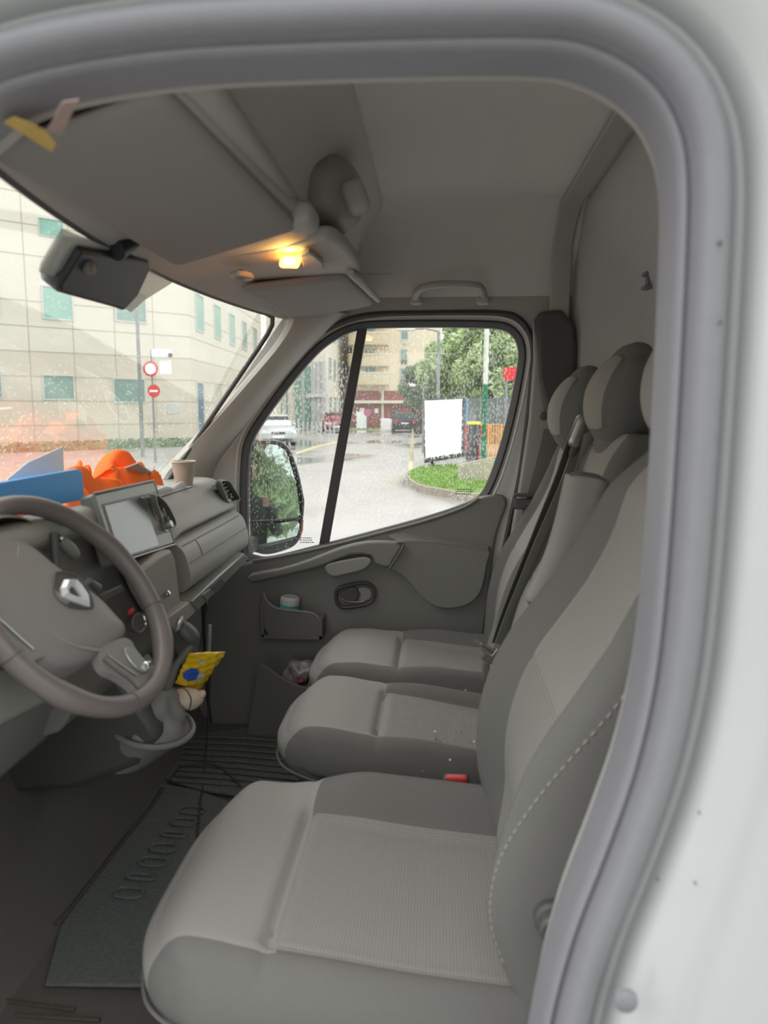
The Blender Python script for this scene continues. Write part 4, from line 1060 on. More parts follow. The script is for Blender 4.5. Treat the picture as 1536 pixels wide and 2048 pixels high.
# upper door bin
binp = dplate('door_bin', [(526, 1184), (530, 1196), (542, 1212), (560, 1219), (600, 1223), (628, 1228), (640, 1240), (644, 1262), (640, 1276), (600, 1280), (550, 1276), (532, 1262), (524, 1230)], YD-.095, .012, M['door2'], dpan, bev=.005, k=3)
mb = MB(); e = lineY([(526, 1186), (531, 1198), (544, 1212), (562, 1219), (600, 1223), (628, 1228), (640, 1242)], YD-.092); tube(mb, e, .005, 8); obj('bin_lip', mb, M['door'], binp)
mb = MB(); a = aY(524, 1270, YD-.095); b = aY(644, 1276, YD-.095); box(mb, ((a.x+b.x)/2, YD-.05, a.z-.004), ((b.x-a.x)/2, .05, .006)); box(mb, (a.x+.004, YD-.05, a.z+.05), (.005, .05, .055)); box(mb, (b.x-.004, YD-.05, b.z+.03), (.005, .05, .036)); obj('bin_floor', mb, M['door2'], binp)
# lower door pocket
lp_ = dplate('door_pocket', [(520, 1330), (560, 1352), (600, 1372), (660, 1384), (700, 1400), (710, 1560), (500, 1560), (505, 1400)], YD-.14, .012, M['door2'], dpan, bev=.006, k=3)
mb = MB(); a = aY(560, 1385, YD-.14); box(mb, (-.42, YD-.065, .80), (.13, .055, .006)); obj('pocket_floor', mb, M['door2'], lp_)

# jar with clear lid in the upper bin
jc = aY(574, 1222, YD-.050); jr = .034
jar = empty('jar', (jc.x, jc.y, jc.z-.03), 'small turquoise labelled jar with a clear lid standing in the upper door bin', 'jar')
zb = jc.z-.055
mb = MB(); lathe(mb, [(.001, 0), (.030, 0), (.034, .004), (.034, .075), (.030, .080)], (jc.x, jc.y, zb), (.12, 0, 1), 28); jb = obj('jar_body', mb, M['turq'], jar)
mb = MB(); lathe(mb, [(.031, 0), (.0345, .002), (.0345, .022), (.031, .028), (.026, .030), (.025, .027), (.001, .027)], (jc.x+.0096, jc.y, zb+.078), (.12, 0, 1), 28); obj('jar_lid', mb, M['clear'], jar)
mb = MB(); lathe(mb, [(.0346, 0), (.0349, .001), (.0349, .012), (.0346, .013)], (jc.x+.002, jc.y, zb+.036), (.12, 0, 1), 28); obj('jar_band', mb, mat('dark_print', (120, 70, 70), .5, kind='noise', scale=220, amt=.7), jb)
# crinkled clear bag in the lower pocket
mb = MB(); c = aY(596, 1345, YD-.085)
def crk(p, u):
    q = Vector((p.x, p.y, p.z)); h = math.sin(61*q.x+37*q.z)+math.sin(93*q.z-41*q.y+2)+math.sin(120*q.x+1)
    q *= 1+.07*h; return c+Matrix.Rotation(-.55, 3, 'Y') @ q
softbox(mb, (.062, .035, .044), (.061, .034, .043), (34, 20, 26), crk, lambda u, a: 0)
bag = obj('plastic_bag', mb, M['bagp'], None, angle=12); tag(bag, 'crinkled clear plastic bag with pinkish contents in the lower door pocket', 'plastic bag')
mb = MB()
for i in range(7): sbox(mb, c+Vector((random.uniform(-.02, .035), -.036, random.uniform(-.032, .0))), (.009, .007, .008), .006, n=4)
obj('bag_contents', mb, M['pink'], bag)

# ================================================================== DOOR MIRROR (outside)
mr = empty('wing_mirror', (-.62, 2.86, 1.1), 'black wing mirror with wide-angle lower glass outside the passenger door', 'wing mirror')
MP = aY(552, 985, 2.86); mn = (_C+Vector((.10, -.18, -.10))-MP).normalized()
mu_ = (Vector((0, 0, 1))-mn*mn.z).normalized(); mr_ = mu_.cross(mn)
def mp(px, py, off=0): return aP(px, py, MP, mn)+mn*off
H_ = [(503, 888), (520, 882), (552, 882), (570, 890), (585, 912), (597, 948), (606, 990), (608, 1008), (604, 1050), (598, 1078), (580, 1095), (540, 1107), (515, 1104), (503, 1092), (499, 1000)]
hl = [mp(p.x, p.y) for p in catmull(px2(H_), 4)]
mb = MB(); n = len(hl); cc = sum(hl, Vector())/n; vs = []
for s, d in ((.93, -.002), (.95, .004), (1.0, .003), (1.02, -.01), (1.0, -.05), (.85, -.10), (.5, -.13)):
    for p in hl: vs.append(cc+(p-cc)*s+mn*d)
vs.append(cc-mn*.135)
mb.add(vs, [(i*n+k, i*n+(k+1) % n, (i+1)*n+(k+1) % n, (i+1)*n+k) for i in range(6) for k in range(n)]+[(6*n+k, 6*n+(k+1) % n, 7*n) for k in range(n)]); obj('mirror_housing', mb, M['black'], mr)
def mglass(name, pts, rot=0, label=None):
    mb = MB(); q = [mp(p.x, p.y, .0005) for p in catmull(px2(pts), 3)]; mb.add(q, [tuple(range(len(q)))]); return obj(name, mb, M['mirror'], mr, smooth=False, label=label)
mglass('mirror_glass', [(508, 893), (530, 889), (552, 890), (567, 899), (580, 925), (592, 970), (598, 1010), (596, 1034), (560, 1038), (510, 1040), (504, 1030), (504, 960)])
mglass('wide_angle_glass', [(505, 1048), (560, 1046), (596, 1042), (595, 1068), (580, 1088), (545, 1100), (518, 1098), (506, 1086)], label='lower wide-angle glass')
mb = MB(); q = [mp(x, y, .004) for x, y in ((503, 1042), (560, 1040), (600, 1036))]; tube(mb, q, .0035, 8); obj('glass_divider', mb, M['black'], mr)
mb = MB(); sbox(mb, aY(497, 1090, 2.80), (.03, .07, .03), .02); obj('mirror_arm', mb, M['black'], mr)
mb = MB(); tube(mb, [mp(x, y, -.015) for x, y in ((604, 1040), (603, 1060), (597, 1080))], .007, 8); obj('turn_signal', mb, mat('amber_lens', (210, 110, 80), .3, amt=.1), mr)

# ================================================================== OVERHEAD ITEMS
def slab(name, pts, th, m, label=None, cat=None, bev=.006, par=None, k=1, seg=3, camber=0):
    """pts: (px, py, z) corners of a nearly horizontal slab, extruded upwards"""
    lp = [aZ(x, y, z) for x, y, z in pts]
    if k > 1: lp = catmull(lp, k)
    mb = MB(); prism(mb, lp, (0, 0, th)); o = obj(name, mb, m, par, bevel=bev, seg=seg)
    if label and not par: tag(o, label, cat)
    elif label: o['label'] = label
    return o
M['visor'] = mat('visor_vinyl', (142, 139, 135), .8, amt=.05, scale=500)
def visor_mesh(name, C4, par):
    """C4 four corner points; padded cushion"""
    a, b, c, d = C4
    mb = MB()
    def df(p, u):
        s = (p.x+1)/2; t = (p.y+1)/2; q = (a.lerp(b, s)).lerp(d.lerp(c, s), t)
        return q+Vector((0, 0, p.z))
    softbox(mb, (1, 1, .011), (.10, .16, .0105), (36, 24, 6), df, lambda u, a_: 0); return obj(name, mb, M['visor'], par)
va = aZ(-30, 300, 2.040); vb = aZ(352, 528, 2.040); vc = aZ(600, 452, 2.075); vd = aZ(330, 172, 2.085)
vis = empty('sun_visor', tuple((va+vb+vc+vd)/4), 'large driver sun visor folded up, yellow warning label at its hinge end', 'sun visor')
v1 = visor_mesh('visor_panel', (va, vb, vc, vd), vis)
mb = MB(); q = [aZ(x, y, 2.026) for x, y in ((8, 246), (104, 304), (112, 288), (92, 262), (52, 244), (28, 236))]; prism(mb, q, (0, 0, .0012)); obj('warning_label', mb, M['label_yellow'], vis)
mb = MB(); q = [aZ(x, y, 2.024) for x, y in ((94, 262), (125, 205), (158, 200), (122, 272))]; prism(mb, q, (0, 0, .0012)); obj('warning_label', mb, mat('label_pinkish', (160, 140, 132), .6, amt=.1), vis, label='pale warning sticker')
# passenger visor
pa = aZ(478, 574, 2.052); pb = aZ(585, 636, 2.040); pc = aZ(748, 606, 2.075); pd = aZ(690, 548, 2.085)
vis2 = empty('sun_visor', tuple((pa+pb+pc+pd)/4), 'passenger sun visor folded up beyond the lit courtesy lamp', 'sun visor')
visor_mesh('visor_panel', (pa, pb, pc, pd), vis2)
mb = MB(); tube(mb, [aZ(x, y, 2.08) for x, y in ((700, 545), (712, 553), (735, 578), (756, 600))], [.010, .013, .010, .008], 10); obj('visor_hinge', mb, M['liner2'], vis2)
# light coloured rail behind the driver visor, ending in a rounded clip
mb = MB(); tube(mb, [aZ(x, y, 2.10) for x, y in ((330, 165), (400, 235), (480, 320), (560, 400), (600, 425))], .017, 12); 
rail = obj('shelf_rail', mb, M['liner2']); tag(rail, 'grey rail along the rear edge of the driver visor ending in a rounded clip', 'overhead rail')
mb = MB(); sbox(mb, aZ(600, 435, 2.09), (.030, .050, .022), .018); obj('rail_clip', mb, M['liner2'], rail)
# overhead console with courtesy lamp
con = slab('overhead_console', [(425, 520, 2.075), (560, 500, 2.085), (650, 478, 2.09), (695, 500, 2.09), (720, 545, 2.09), (690, 560, 2.085), (600, 582, 2.075), (520, 588, 2.065), (455, 562, 2.065)], .03, M['liner2'], 'grey overhead console with glowing orange courtesy lamp and round knob', 'overhead console', k=3, bev=.010)
mb = MB(); c = aZ(580, 524, 2.070); sbox(mb, c, (.022, .038, .008), .007, R=Matrix.Rotation(.25, 3, 'Z')); lampo = obj('courtesy_lamp', mb, M['lamp'], con, label='lit orange courtesy lamp')
mb = MB(); sbox(mb, aZ(578, 524, 2.0625), (.010, .020, .003), .0028, R=Matrix.Rotation(.25, 3, 'Z')); obj('lamp_bulb', mb, M['lamp_hot'], lampo)
mb = MB(); lp = [aZ(x, y, 2.070) for x, y in ((600, 512), (618, 505), (645, 528), (648, 540), (610, 545))]; prism(mb, lp, (0, 0, .01)); obj('lamp_switch_panel', mb, M['liner2'], con, bevel=.002)
mb = MB(); c = aZ(484, 552, 2.050); tube(mb, [c+Vector((.020*math.cos(a), .034*math.sin(a), 0)) for a in [2*PI*i/24 for i in range(24)]], .007, 8, closed=True); ko = obj('sensor_ring', mb, M['liner2'], con)
mb = MB(); sbox(mb, c+Vector((0, 0, .006)), (.006, .010, .008), .004); obj('sensor_core', mb, M['dash_dark'], con)
# dark storage pod hanging from the ceiling
pc_ = aY(655, 392, 1.82); pod = MB(); softbox(pod, (.080, .17, .085), (.075, .14, .075), (18, 20, 18), lambda p, u: pc_+Vector((p.x, p.y, p.z+.02*u[1])), lambda u, a: 0)
po = obj('storage_pod', pod, M['dash']); tag(po, 'dark rounded storage pod on the overhead shelf beside the ceiling', 'storage pod')
mb = MB(); sbox(mb, aY(712, 394, 1.66), (.024, .02, .036), .018, R=Matrix.Rotation(-.35, 3, 'Y')); obj('pod_latch', mb, M['liner2'], po)
# grab handle above the far door
gh = empty('grab_handle', tuple(aY(900, 590, 2.54)), 'grey grab handle on the ceiling edge above the far door', 'grab handle')
mb = MB(); pl = catmull([aY(x, y, yy) for x, y, yy in ((830, 602, 2.575), (834, 584, 2.53), (850, 573, 2.50), (890, 568, 2.49), (940, 569, 2.50), (962, 575, 2.53), (970, 602, 2.575))], 5, False); tube(mb, pl, .0115, 10); obj('handle_grip', mb, M['liner2'], gh)
mb = MB(); sbox(mb, aY(832, 602, 2.575), (.020, .02, .012), .009); obj('handle_mount', mb, M['liner2'], gh); mb = MB(); sbox(mb, aY(966, 602, 2.575), (.020, .02, .012), .009); obj('handle_mount', mb, M['liner2'], gh)
# rain sensor / mirror block at the top of the windscreen
fr = MB(); q = []
FR = [(120, 455), (300, 520), (352, 556), (300, 590), (262, 622), (215, 592), (150, 560), (82, 540), (100, 500)]
def wsp(px, py, off=0.0):
    lo_, hi_ = .5, 2.7
    def f(Y): p = aY(px, py, Y); return p.x-WSx(Y, (p.z-WZB)/(WZT-WZB))
    for _ in range(40):
        m = (lo_+hi_)/2
        if f(m) > 0: lo_ = m
        else: hi_ = m
    p = aY(px, py, (lo_+hi_)/2); return p+(_C-p).normalized()*off
FRP = mat('frit_print', (190, 190, 182), .6, amt=0)
_n = FRP.node_tree.nodes; _l = FRP.node_tree.links; _t = _n.new('ShaderNodeBsdfTransparent'); _m = _n.new('ShaderNodeMixShader'); _m.inputs[0].default_value = .58
_l.new(_t.outputs[0], _m.inputs[1]); _l.new(_n['Principled BSDF'].outputs[0], _m.inputs[2]); _l.new(_m.outputs[0], _n['Material Output'].inputs[0])
mb = MB(); q = [wsp(x, y, .006) for x, y in ((125, 458), (345, 545), (355, 558), (330, 575), (290, 600), (262, 625), (225, 600), (150, 565), (80, 545), (84, 528))]; prism(mb, q, (-.002, 0, .0016))
tag(obj('sensor_mask', mb, FRP, smooth=False), 'pale grey printed sensor patch on the windscreen top behind the mirror block', 'windscreen patch')
mb = MB(); q = [wsp(x, y, .05) for x, y in ((165, 500), (300, 520), (302, 540), (278, 592), (248, 624), (232, 618), (120, 588), (118, 575))]
prism(mb, q, (-.035, 0, .028)); mo = obj('mirror_block', mb, M['blockdark'], None, bevel=.008, seg=3); tag(mo, 'dark sensor and mirror block hanging at the windscreen top', 'mirror block')
mb = MB(); sbox(mb, wsp(178, 535, .062), (.010, .014, .012), .009); obj('block_cap', mb, M['dash_dark'], mo)
mb = MB(); tube(mb, [wsp(230, 500, .05), wsp(260, 480, .03)], .02, 10); obj('block_stem', mb, M['blockdark'], mo)

# ================================================================== ITEMS ON THE DASHBOARD
# blue folder leaning behind the wheel
def zt(Y): return 1.545-.012*sstep(1.35, 1.9, Y)
mb = MB(); q = [aX(x, y, -.765) for x, y in ((-110, 990), (-60, 976), (156, 938), (165, 944), (169, 1000), (60, 1020), (-60, 1045))]
prism(mb, q, (-.012, .004, 0)); fo = obj('blue_folder', mb, M['blue'], None, bevel=.002); tag(fo, 'bright blue card folder standing on the dashboard behind the steering wheel', 'folder')
mb = MB(); q = [aX(x, y, -.815) for x, y in ((15, 958), (55, 925), (126, 893), (130, 985), (20, 1005))]
prism(mb, q, (-.003, .004, 0)); tag(obj('paper_sheet', mb, M['paper'], None, smooth=False), 'white folded paper sheet rising behind the blue folder', 'paper')
# orange garment: crumpled heap
def heap(name, x0, x1, Yr, Xr, zbase, h, m, label, cat, seed, freq=1.0):
    rnd = random.Random(seed); ph = [rnd.uniform(0, 6) for _ in range(8)]
    mb = MB(); nx_, ny_ = 60, 90; vs = []
    for i in range(nx_+1):
        for j in range(ny_+1):
            s = i/nx_; t = j/ny_; X = Xr[0]+(Xr[1]-Xr[0])*s; Y = Yr[0]+(Yr[1]-Yr[0])*t
            e = min(1, 5*min(s, 1-s), 6*min(t, 1-t)); e = e*e*(3-2*e)
            f = freq
            w1 = math.sin(38*f*Y+9*math.sin(14*X*f+ph[0])+ph[1]); w2 = math.sin(61*f*X+26*f*Y+ph[2]+2*math.sin(20*Y*f)); w3 = math.sin(95*f*Y-60*X*f+ph[3]+2*w1)
            z = h*(.55+.24*abs(w1)**1.3*(1 if w1 > 0 else -1)+.14*w2+.09*w3+.12*math.sin(11*Y+ph[4]))*e
            vs.append((X+.012*w2*e, Y+.010*w3*e, zbase+max(z, 0)))
    mb.add(vs, [(i*(ny_+1)+j, (i+1)*(ny_+1)+j, (i+1)*(ny_+1)+j+1, i*(ny_+1)+j+1) for i in range(nx_) for j in range(ny_)])
    o = obj(name, mb, m, None, angle=80); tag(o, label, cat); return o
gar = heap('orange_garment', 0, 0, (1.60, 2.20), (-.96, -.775), 1.505, .12, M['orange'], 'crumpled bright orange high-visibility garment heaped on the dashboard', 'garment', 3)
mb = MB(); pl = catmull([(-.80, 1.96, 1.60), (-.79, 2.02, 1.575), (-.80, 2.07, 1.59), (-.83, 2.11, 1.56)], 6, False); ribbon(mb, pl, (1, .3, .2), .04, .003); obj('reflective_strip', mb, M['grey_tape'], gar)
heap('reflection_cloth', 0, 0, (.95, 1.75), (-1.02, -.86), 1.50, .07, mat('salmon_cloth', (205, 92, 70), .85, amt=.15, scale=15), 'salmon red cloth added at the windscreen base to tint its reflection', 'cloth', 9)  # extra cloth, added to redden the reflection in the windscreen
heap('grey_cloth', 0, 0, (1.62, 2.22), (-.78, -.72), 1.520, .022, M['grey_tape'], 'pale grey cloth edge under the orange garment', 'cloth', 5)
cp = aY(368, 962, 2.24); cup = empty('paper_cup', (cp.x, cp.y, 1.512), 'small pale paper cup standing on the dashboard near the far pillar', 'cup')
mb = MB(); lathe(mb, [(.001, 0), (.024, 0), (.0345, .078), (.033, .078), (.023, .004), (.001, .004)], (cp.x, cp.y, 1.512), (0, 0, 1), 28); obj('cup_body', mb, M['cup'], cup)
mb = MB(); tube(mb, [Vector((cp.x+.035*math.cos(a), cp.y+.035*math.sin(a), 1.591)) for a in [2*PI*i/28 for i in range(28)]], .0024, 6, closed=True); obj('cup_rim', mb, M['cup_rim'], cup)

# ================================================================== WRAPPER, TISSUE, CABLES, FLOOR MATS
yw = empty('snack_wrapper', tuple(aY(400, 1345, 1.72)), 'yellow snack packet with blue oval print lodged beside the gear lever', 'packet')
W4 = [aY(x, y, yy) for x, y, yy in ((378, 1306, 1.70), (453, 1303, 1.80), (398, 1382, 1.78), (350, 1366, 1.68))]
mb = MB()
def wd(p, u):
    s = (p.x+1)/2; t = (p.y+1)/2; q = W4[0].lerp(W4[1], s).lerp(W4[3].lerp(W4[2], s), t)
    nn = (W4[1]-W4[0]).cross(W4[3]-W4[0]).normalized()
    return q+nn*(p.z*(1-abs(p.x)**3)*(1-.6*abs(p.y)**3)+.0025*math.sin(9*p.x+5*p.y)*math.sin(11*p.y-3*p.x))
softbox(mb, (1, 1, .012), (.05, .05, .0118), (36, 30, 4), wd, lambda u, a: 1 if (a == 3 or a == -3) and ((u[0]+.45)/.42)**2+((u[1]-.25)/.40)**2 < 1 else (2 if abs(a) == 3 and ((u[0]-.15)/.22)**2+((u[1]-.35)/.30)**2 < 1 or abs(a) == 3 and ((u[0]+.25)/.12)**2+((u[1]+.5)/.16)**2 < 1 else 0))
obj('packet_body', mb, [M['yellow'], M['blue2'], mat('pale_print', (190, 200, 190), .4, kind='noise', scale=300, amt=.3)], yw, angle=30)
mb = MB(); c = aY(372, 1398, 1.69)
def ti(p, u):
    h = math.sin(70*p.x+20*p.z)+math.sin(90*p.z-60*p.x+1)+math.sin(55*p.y+80*p.z)
    return c+Matrix.Rotation(.5, 3, 'Y') @ (p*(1+.10*h))
softbox(mb, (.036, .030, .024), (.035, .029, .023), (24, 20, 18), ti, lambda u, a: 0)
c2 = aY(398, 1388, 1.70)
softbox(mb, (.016, .010, .008), (.015, .009, .0075), (10, 8, 8), lambda p, u: c2+p*(1+.2*math.sin(200*p.x)), lambda u, a: 0)
tag(obj('tissue', mb, M['tissue'], None, angle=25), 'crumpled beige tissue stuffed beside the gear gaiter under the yellow packet', 'tissue')
def cable(name, pts, r, label):
    pl = catmull(pts, 10, False); mb = MB(); tube(mb, pl, r, 6); tag(obj(name, mb, M['rubber']), label, 'cable')
cable('phone_cable', [aY(x, y, yy) for x, y, yy in ((352, 1376, 1.62), (370, 1378, 1.62), (382, 1398, 1.62), (378, 1420, 1.64))], .0016, 'thin black cable looped over the beige tissue')
cable('black_cable', [aY(418, 1290, 1.95), aY(420, 1350, 2.0), aZ(410, 1530, .66), aZ(402, 1600, .645), aZ(398, 1640, .64), aZ(392, 1700, .640)], .003, 'thin black cable dropping to the floor between dashboard and seats')
cable('floor_cable', [aZ(340, 1560, .640), aZ(360, 1535, .640), aZ(400, 1528, .640), aZ(440, 1535, .640), aZ(480, 1572, .640)], .0035, 'black cable curving across the ribbed floor mat')
mb = MB(); tube(mb, [aY(420, 1250, 1.90), aY(419, 1275, 1.9), aY(418, 1302, 1.9)], .005, 8); tag(obj('support_rod', mb, M['dash']), 'short grey rod hanging below the glovebox', 'rod')
# centre mat with embossed loops
mt = MB(); q = [aZ(x, y, FLZ+.006) for x, y in ((322, 1570), (400, 1586), (520, 1630), (480, 1980), (90, 1975), (120, 1860), (230, 1700))]
prism(mt, q, (0, 0, .008)); fm = obj('floor_mat', mt, M['mat_green'], None, bevel=.003); tag(fm, 'grey-green rubber floor mat with row of embossed loop shapes beside the driver cushion', 'floor mat')
d0 = aZ(385, 1620, FLZ+.017); d1 = aZ(258, 1785, FLZ+.017); ax_ = (d1-d0).normalized(); ay_ = Vector((-ax_.y, ax_.x, 0))
if ay_.x > 0: ay_ = -ay_
for i in range(7):
    c = d0.lerp(d1, i/6); L_ = .034; mb = MB()
    w_ = .018 if i not in (2, 5) else .010
    pts = []
    for k in range(20):
        a = 2*PI*k/20; pts.append(c+ax_*(w_*math.copysign(abs(math.cos(a))**.7, math.cos(a)))+ay_*(L_*math.copysign(abs(math.sin(a))**.6, math.sin(a))))
    tube(mb, pts, .0045, 6, closed=True); obj('embossed_loop', mb, M['mat_green'], fm)
mt = MB(); xs0, xs1 = -1.0, -.52
z_ = FLZ+.006; q = [aZ(x, y, z_) for x, y in ((395, 1470), (560, 1452), (600, 1560), (520, 1600), (400, 1583), (330, 1560))]; prism(mt, q, (0, 0, .006))
rm = obj('ribbed_mat', mt, M['mat_green'], None); tag(rm, 'dark ribbed rubber mat in the far footwell in front of the middle seat', 'floor mat')
for i in range(9):
    a = aZ(372-3*i, 1473+11*i, z_+.010); b = aZ(600, 1485+12.5*i, z_+.010); mb = MB(); tube(mb, [a, a.lerp(b, .5)+Vector((0, .01, 0)), b], .005, 6); obj('mat_rib', mb, M['mat_green'], rm)
# edge of the floor covering along the toe board
mb = MB(); tube(mb, catmull([aZ(x, y, FLZ+.010) for x, y in ((0, 1866), (80, 1862), (125, 1838), (165, 1790), (235, 1700), (300, 1618), (325, 1580))], 6, False), .009, 8)
tag(obj('mat_edge', mb, mat('dusty_edge', (84, 78, 68), .9, amt=.2, scale=80)), 'dusty raised edge of the floor covering beside the driver footwell', 'floor edge strip')
# step scuffs near the door sill
mb = MB()
for (x0_, y0_, x1_, y1_) in ((0, 2000, 150, 2020), (30, 2030, 200, 2040)):
    tube(mb, [aZ(x0_, y0_, FLZ+.004), aZ(x1_, y1_, FLZ+.004)], .004, 6)
tag(obj('sill_rib', mb, MATS['dusty_edge']), 'worn raised ribs of the floor near the driver sill', 'floor rib', kind='stuff')
# ================================================================== OUTSIDE
def ext(px, py, Y): return aY(px, py, Y)
# ---- office building: main face (seen through the windscreen) and long side face
K = Vector(((378-876)/F*36, 36, 0)); A0 = Vector((-25.4, 21.6, 0)); dirm = (K-A0).normalized(); nm = Vector((dirm.y, -dirm.x, 0))
if nm.y > 0: nm = -nm
dirs = Vector((-.066, 1, 0)).normalized(); ns = Vector((dirs.y, -dirs.x, 0))
off = empty('office_building', (K.x, K.y, 0), 'cream clad office building with green windows seen through windscreen, nearest across the car park', 'building')
HB = 22
Lm = K-dirm*60; Ls = K+dirs*21
def wallq(mb, a, b, z0, z1, mi=0, th=None, n=None):
    a = Vector((a.x, a.y, z0)); b = Vector((b.x, b.y, z0)); d = Vector((0, 0, z1-z0)); mb.add([a, b, b+d, a+d], [(0, 1, 2, 3)], mi)
back = K+dirs*26-nm*0+Vector((-40, 0, 0))
mb = MB(); base_ = [Lm, K, Ls, Ls+Vector((-30, -3, 0)), Lm+Vector((-20, 20, 0))]
prism(mb, [Vector((p.x, p.y, 4.0)) for p in base_], (0, 0, HB-4)); obj('upper_walls', mb, M['stone'], off, smooth=False)
mb = MB(); prism(mb, [Vector((p.x, p.y, 0)) for p in base_], (0, 0, 4.0)); obj('ground_floor_walls', mb, M['stone2'], off, smooth=False)
# cladding joints: thin dark strips
mb = MB()
for z in (1.0, 2.0, 3.0, 4.0, 5.0, 6.0, 7.8, 9.0, 10.2):
    for a, b, n_ in ((Lm, K, nm), (K, Ls, ns)):
        p = Vector((a.x, a.y, z))+n_*.012; q = Vector((b.x, b.y, z))+n_*.012; mb.add([p, q, q+Vector((0, 0, .035)), p+Vector((0, 0, .035))], [(0, 1, 2, 3)])
for i in range(1, 26):
    p = K-dirm*(i*1.8)+nm*.012; mb.add([p, p+dirm*.03, p+dirm*.03+Vector((0, 0, HB)), p+Vector((0, 0, HB))], [(0, 1, 2, 3)])
obj('cladding_joint', mb, mat('joint_strip', (190, 180, 160), .9, amt=0), off, smooth=False)
def win(par, p0, n_, px4, glass, inset=.10, name='window', mull=0):
    q = [aP(x, y, p0, n_) for x, y in px4]
    x0 = (q[0]+q[3])/2; x1 = (q[1]+q[2])/2; z0 = (q[2].z+q[3].z)/2; z1 = (q[0].z+q[1].z)/2
    a = Vector((x0.x, x0.y, z0)); b = Vector((x1.x, x1.y, z0)); return win3(par, a, b, z1-z0, n_, glass, name, mull)
def win3(par, a, b, h, n_, glass, name='window', mull=0):
    u = (b-a).normalized(); w = (b-a).length; t = .07*min(1, max(.4, h/1.6)); up = Vector((0, 0, 1)); mb = MB()
    def bar(s0, s1, z0, z1, o0=.0, o1=.06):
        v = [a+u*s+up*z+n_*o for o in (o0, o1) for s, z in ((s0, z0), (s1, z0), (s1, z1), (s0, z1))]
        mb.add(v, [(0, 1, 2, 3), (7, 6, 5, 4), (0, 4, 5, 1), (1, 5, 6, 2), (2, 6, 7, 3), (3, 7, 4, 0)])
    bar(0, w, 0, t); bar(0, w, h-t, h); bar(0, t, t, h-t); bar(w-t, w, t, h-t)
    for k in range(mull): s = w*(k+1)/(mull+1); bar(s-t*.35, s+t*.35, t, h-t)
    f = obj(name, mb, M['wframe'], par, smooth=False)
    g = MB(); v = [a+u*t+up*t+n_*.02, b-u*t+up*t+n_*.02, b-u*t+up*(h-t)+n_*.02, a+u*t+up*(h-t)+n_*.02]; g.add(v, [(0, 1, 2, 3)]); obj('pane', g, glass, f, smooth=False)
    return f
g1, g2 = M['winglass'], M['winglass2']
for r_, (x0, x1, ya, yb, gg) in enumerate(((83, 146, 573, 640, g2), (229, 292, 585, 645, g1), (85, 148, 750, 800, g1), (226, 290, 757, 806, g1), (76, 126, 438, 474, g2), (-60, 4, 742, 796, g1), (-64, -2, 560, 630, g1))):
    win(off, K, nm, ((x0, ya), (x1, ya), (x1, yb), (x0, yb)), gg)
for row, (z0, z1) in enumerate(((5.44, 7.25), (9.2, 11.0))):
    for i in range(7):
        d = 1.2+4.0*i; a = K+dirs*d; a.z = z0; b = K+dirs*(d+1.7); b.z = z0
        if d+1.8 < 21: win3(off, a, b, z1-z0, ns, g2 if i < 3 else g1)
mb = None
a = K+dirs*1.0; b = K+dirs*2.4; a.z = b.z = .3; win3(off, a, b, 2.7, ns, mat('blue_door_glass', (96, 130, 150), .3, amt=0), 'door')
a = K+dirs*5.0; b = K+dirs*6.6; a.z = b.z = .2; win3(off, a, b, 2.9, ns, mat('pale_door', (200, 196, 180), .5, amt=0), 'door')
mb = MB()
for i in range(8):
    d = 9+2.0*i
    if d+.8 < 20.5: a = K+dirs*d; b = K+dirs*(d+.7); a.z = b.z = .9; win3(off, a, b, 1.6, ns, g1)
# ---- far wing with glass entrance and columns
YW = 58
xw0 = (560-876)/F*YW; xw1 = (652-876)/F*YW
wing = empty('office_wing', (xw1, YW, 0), 'farther office wing with tall green glass entrance, grey columns and rows of narrow windows', 'building')
mb = MB(); box(mb, ((xw0-1+xw1)/2, YW+22, 8), ((xw1-xw0+1)/2, 22, 8)); obj('wing_walls', mb, M['stone'], wing, smooth=False)
fn = Vector((0, -1, 0))
zt_ = CAMZ+(815-732)/F*YW; zb_ = 0.0
for (a_, b_, z0, z1) in ((585, 606, 2.6, zt_), (607, 629, 2.6, zt_), (588, 606, .1, 2.5), (607, 626, .1, 2.5), (570, 577, 1.2, 3.0), (560, 566, 1.2, 3.0)):
    win3(wing, Vector(((a_-876)/F*YW, YW-.05, z0)), Vector(((b_-876)/F*YW, YW-.05, z0)), z1-z0, fn, g1 if z0 > 2 else M['winglass'])
for x in (628, 637, 646):
    mb = MB(); p = Vector(((x-876)/F*(YW-1), YW-1, 0)); lathe(mb, [(.22, 0), (.22, zt_+.2)], p, (0, 0, 1), 12); obj('column', mb, mat('column_grey', (188, 190, 190), .6, amt=0), wing)
mb = MB(); box(mb, ((xw0+xw1)/2+1.2, YW-.7, 2.62), ((xw1-xw0)/2-1.0, .7, .12)); obj('canopy', mb, M['wframe'], wing, smooth=False)
sn = Vector((1, 0, 0))
for row, z0 in enumerate((.9, 3.9, 6.9, 9.9)):
    for i in range(12):
        d = 1.6+2.6*i
        a = Vector((xw1+.02, YW+d, z0)); b = Vector((xw1+.02, YW+d+1.1, z0)); win3(wing, a, b, 1.7, sn, g1)
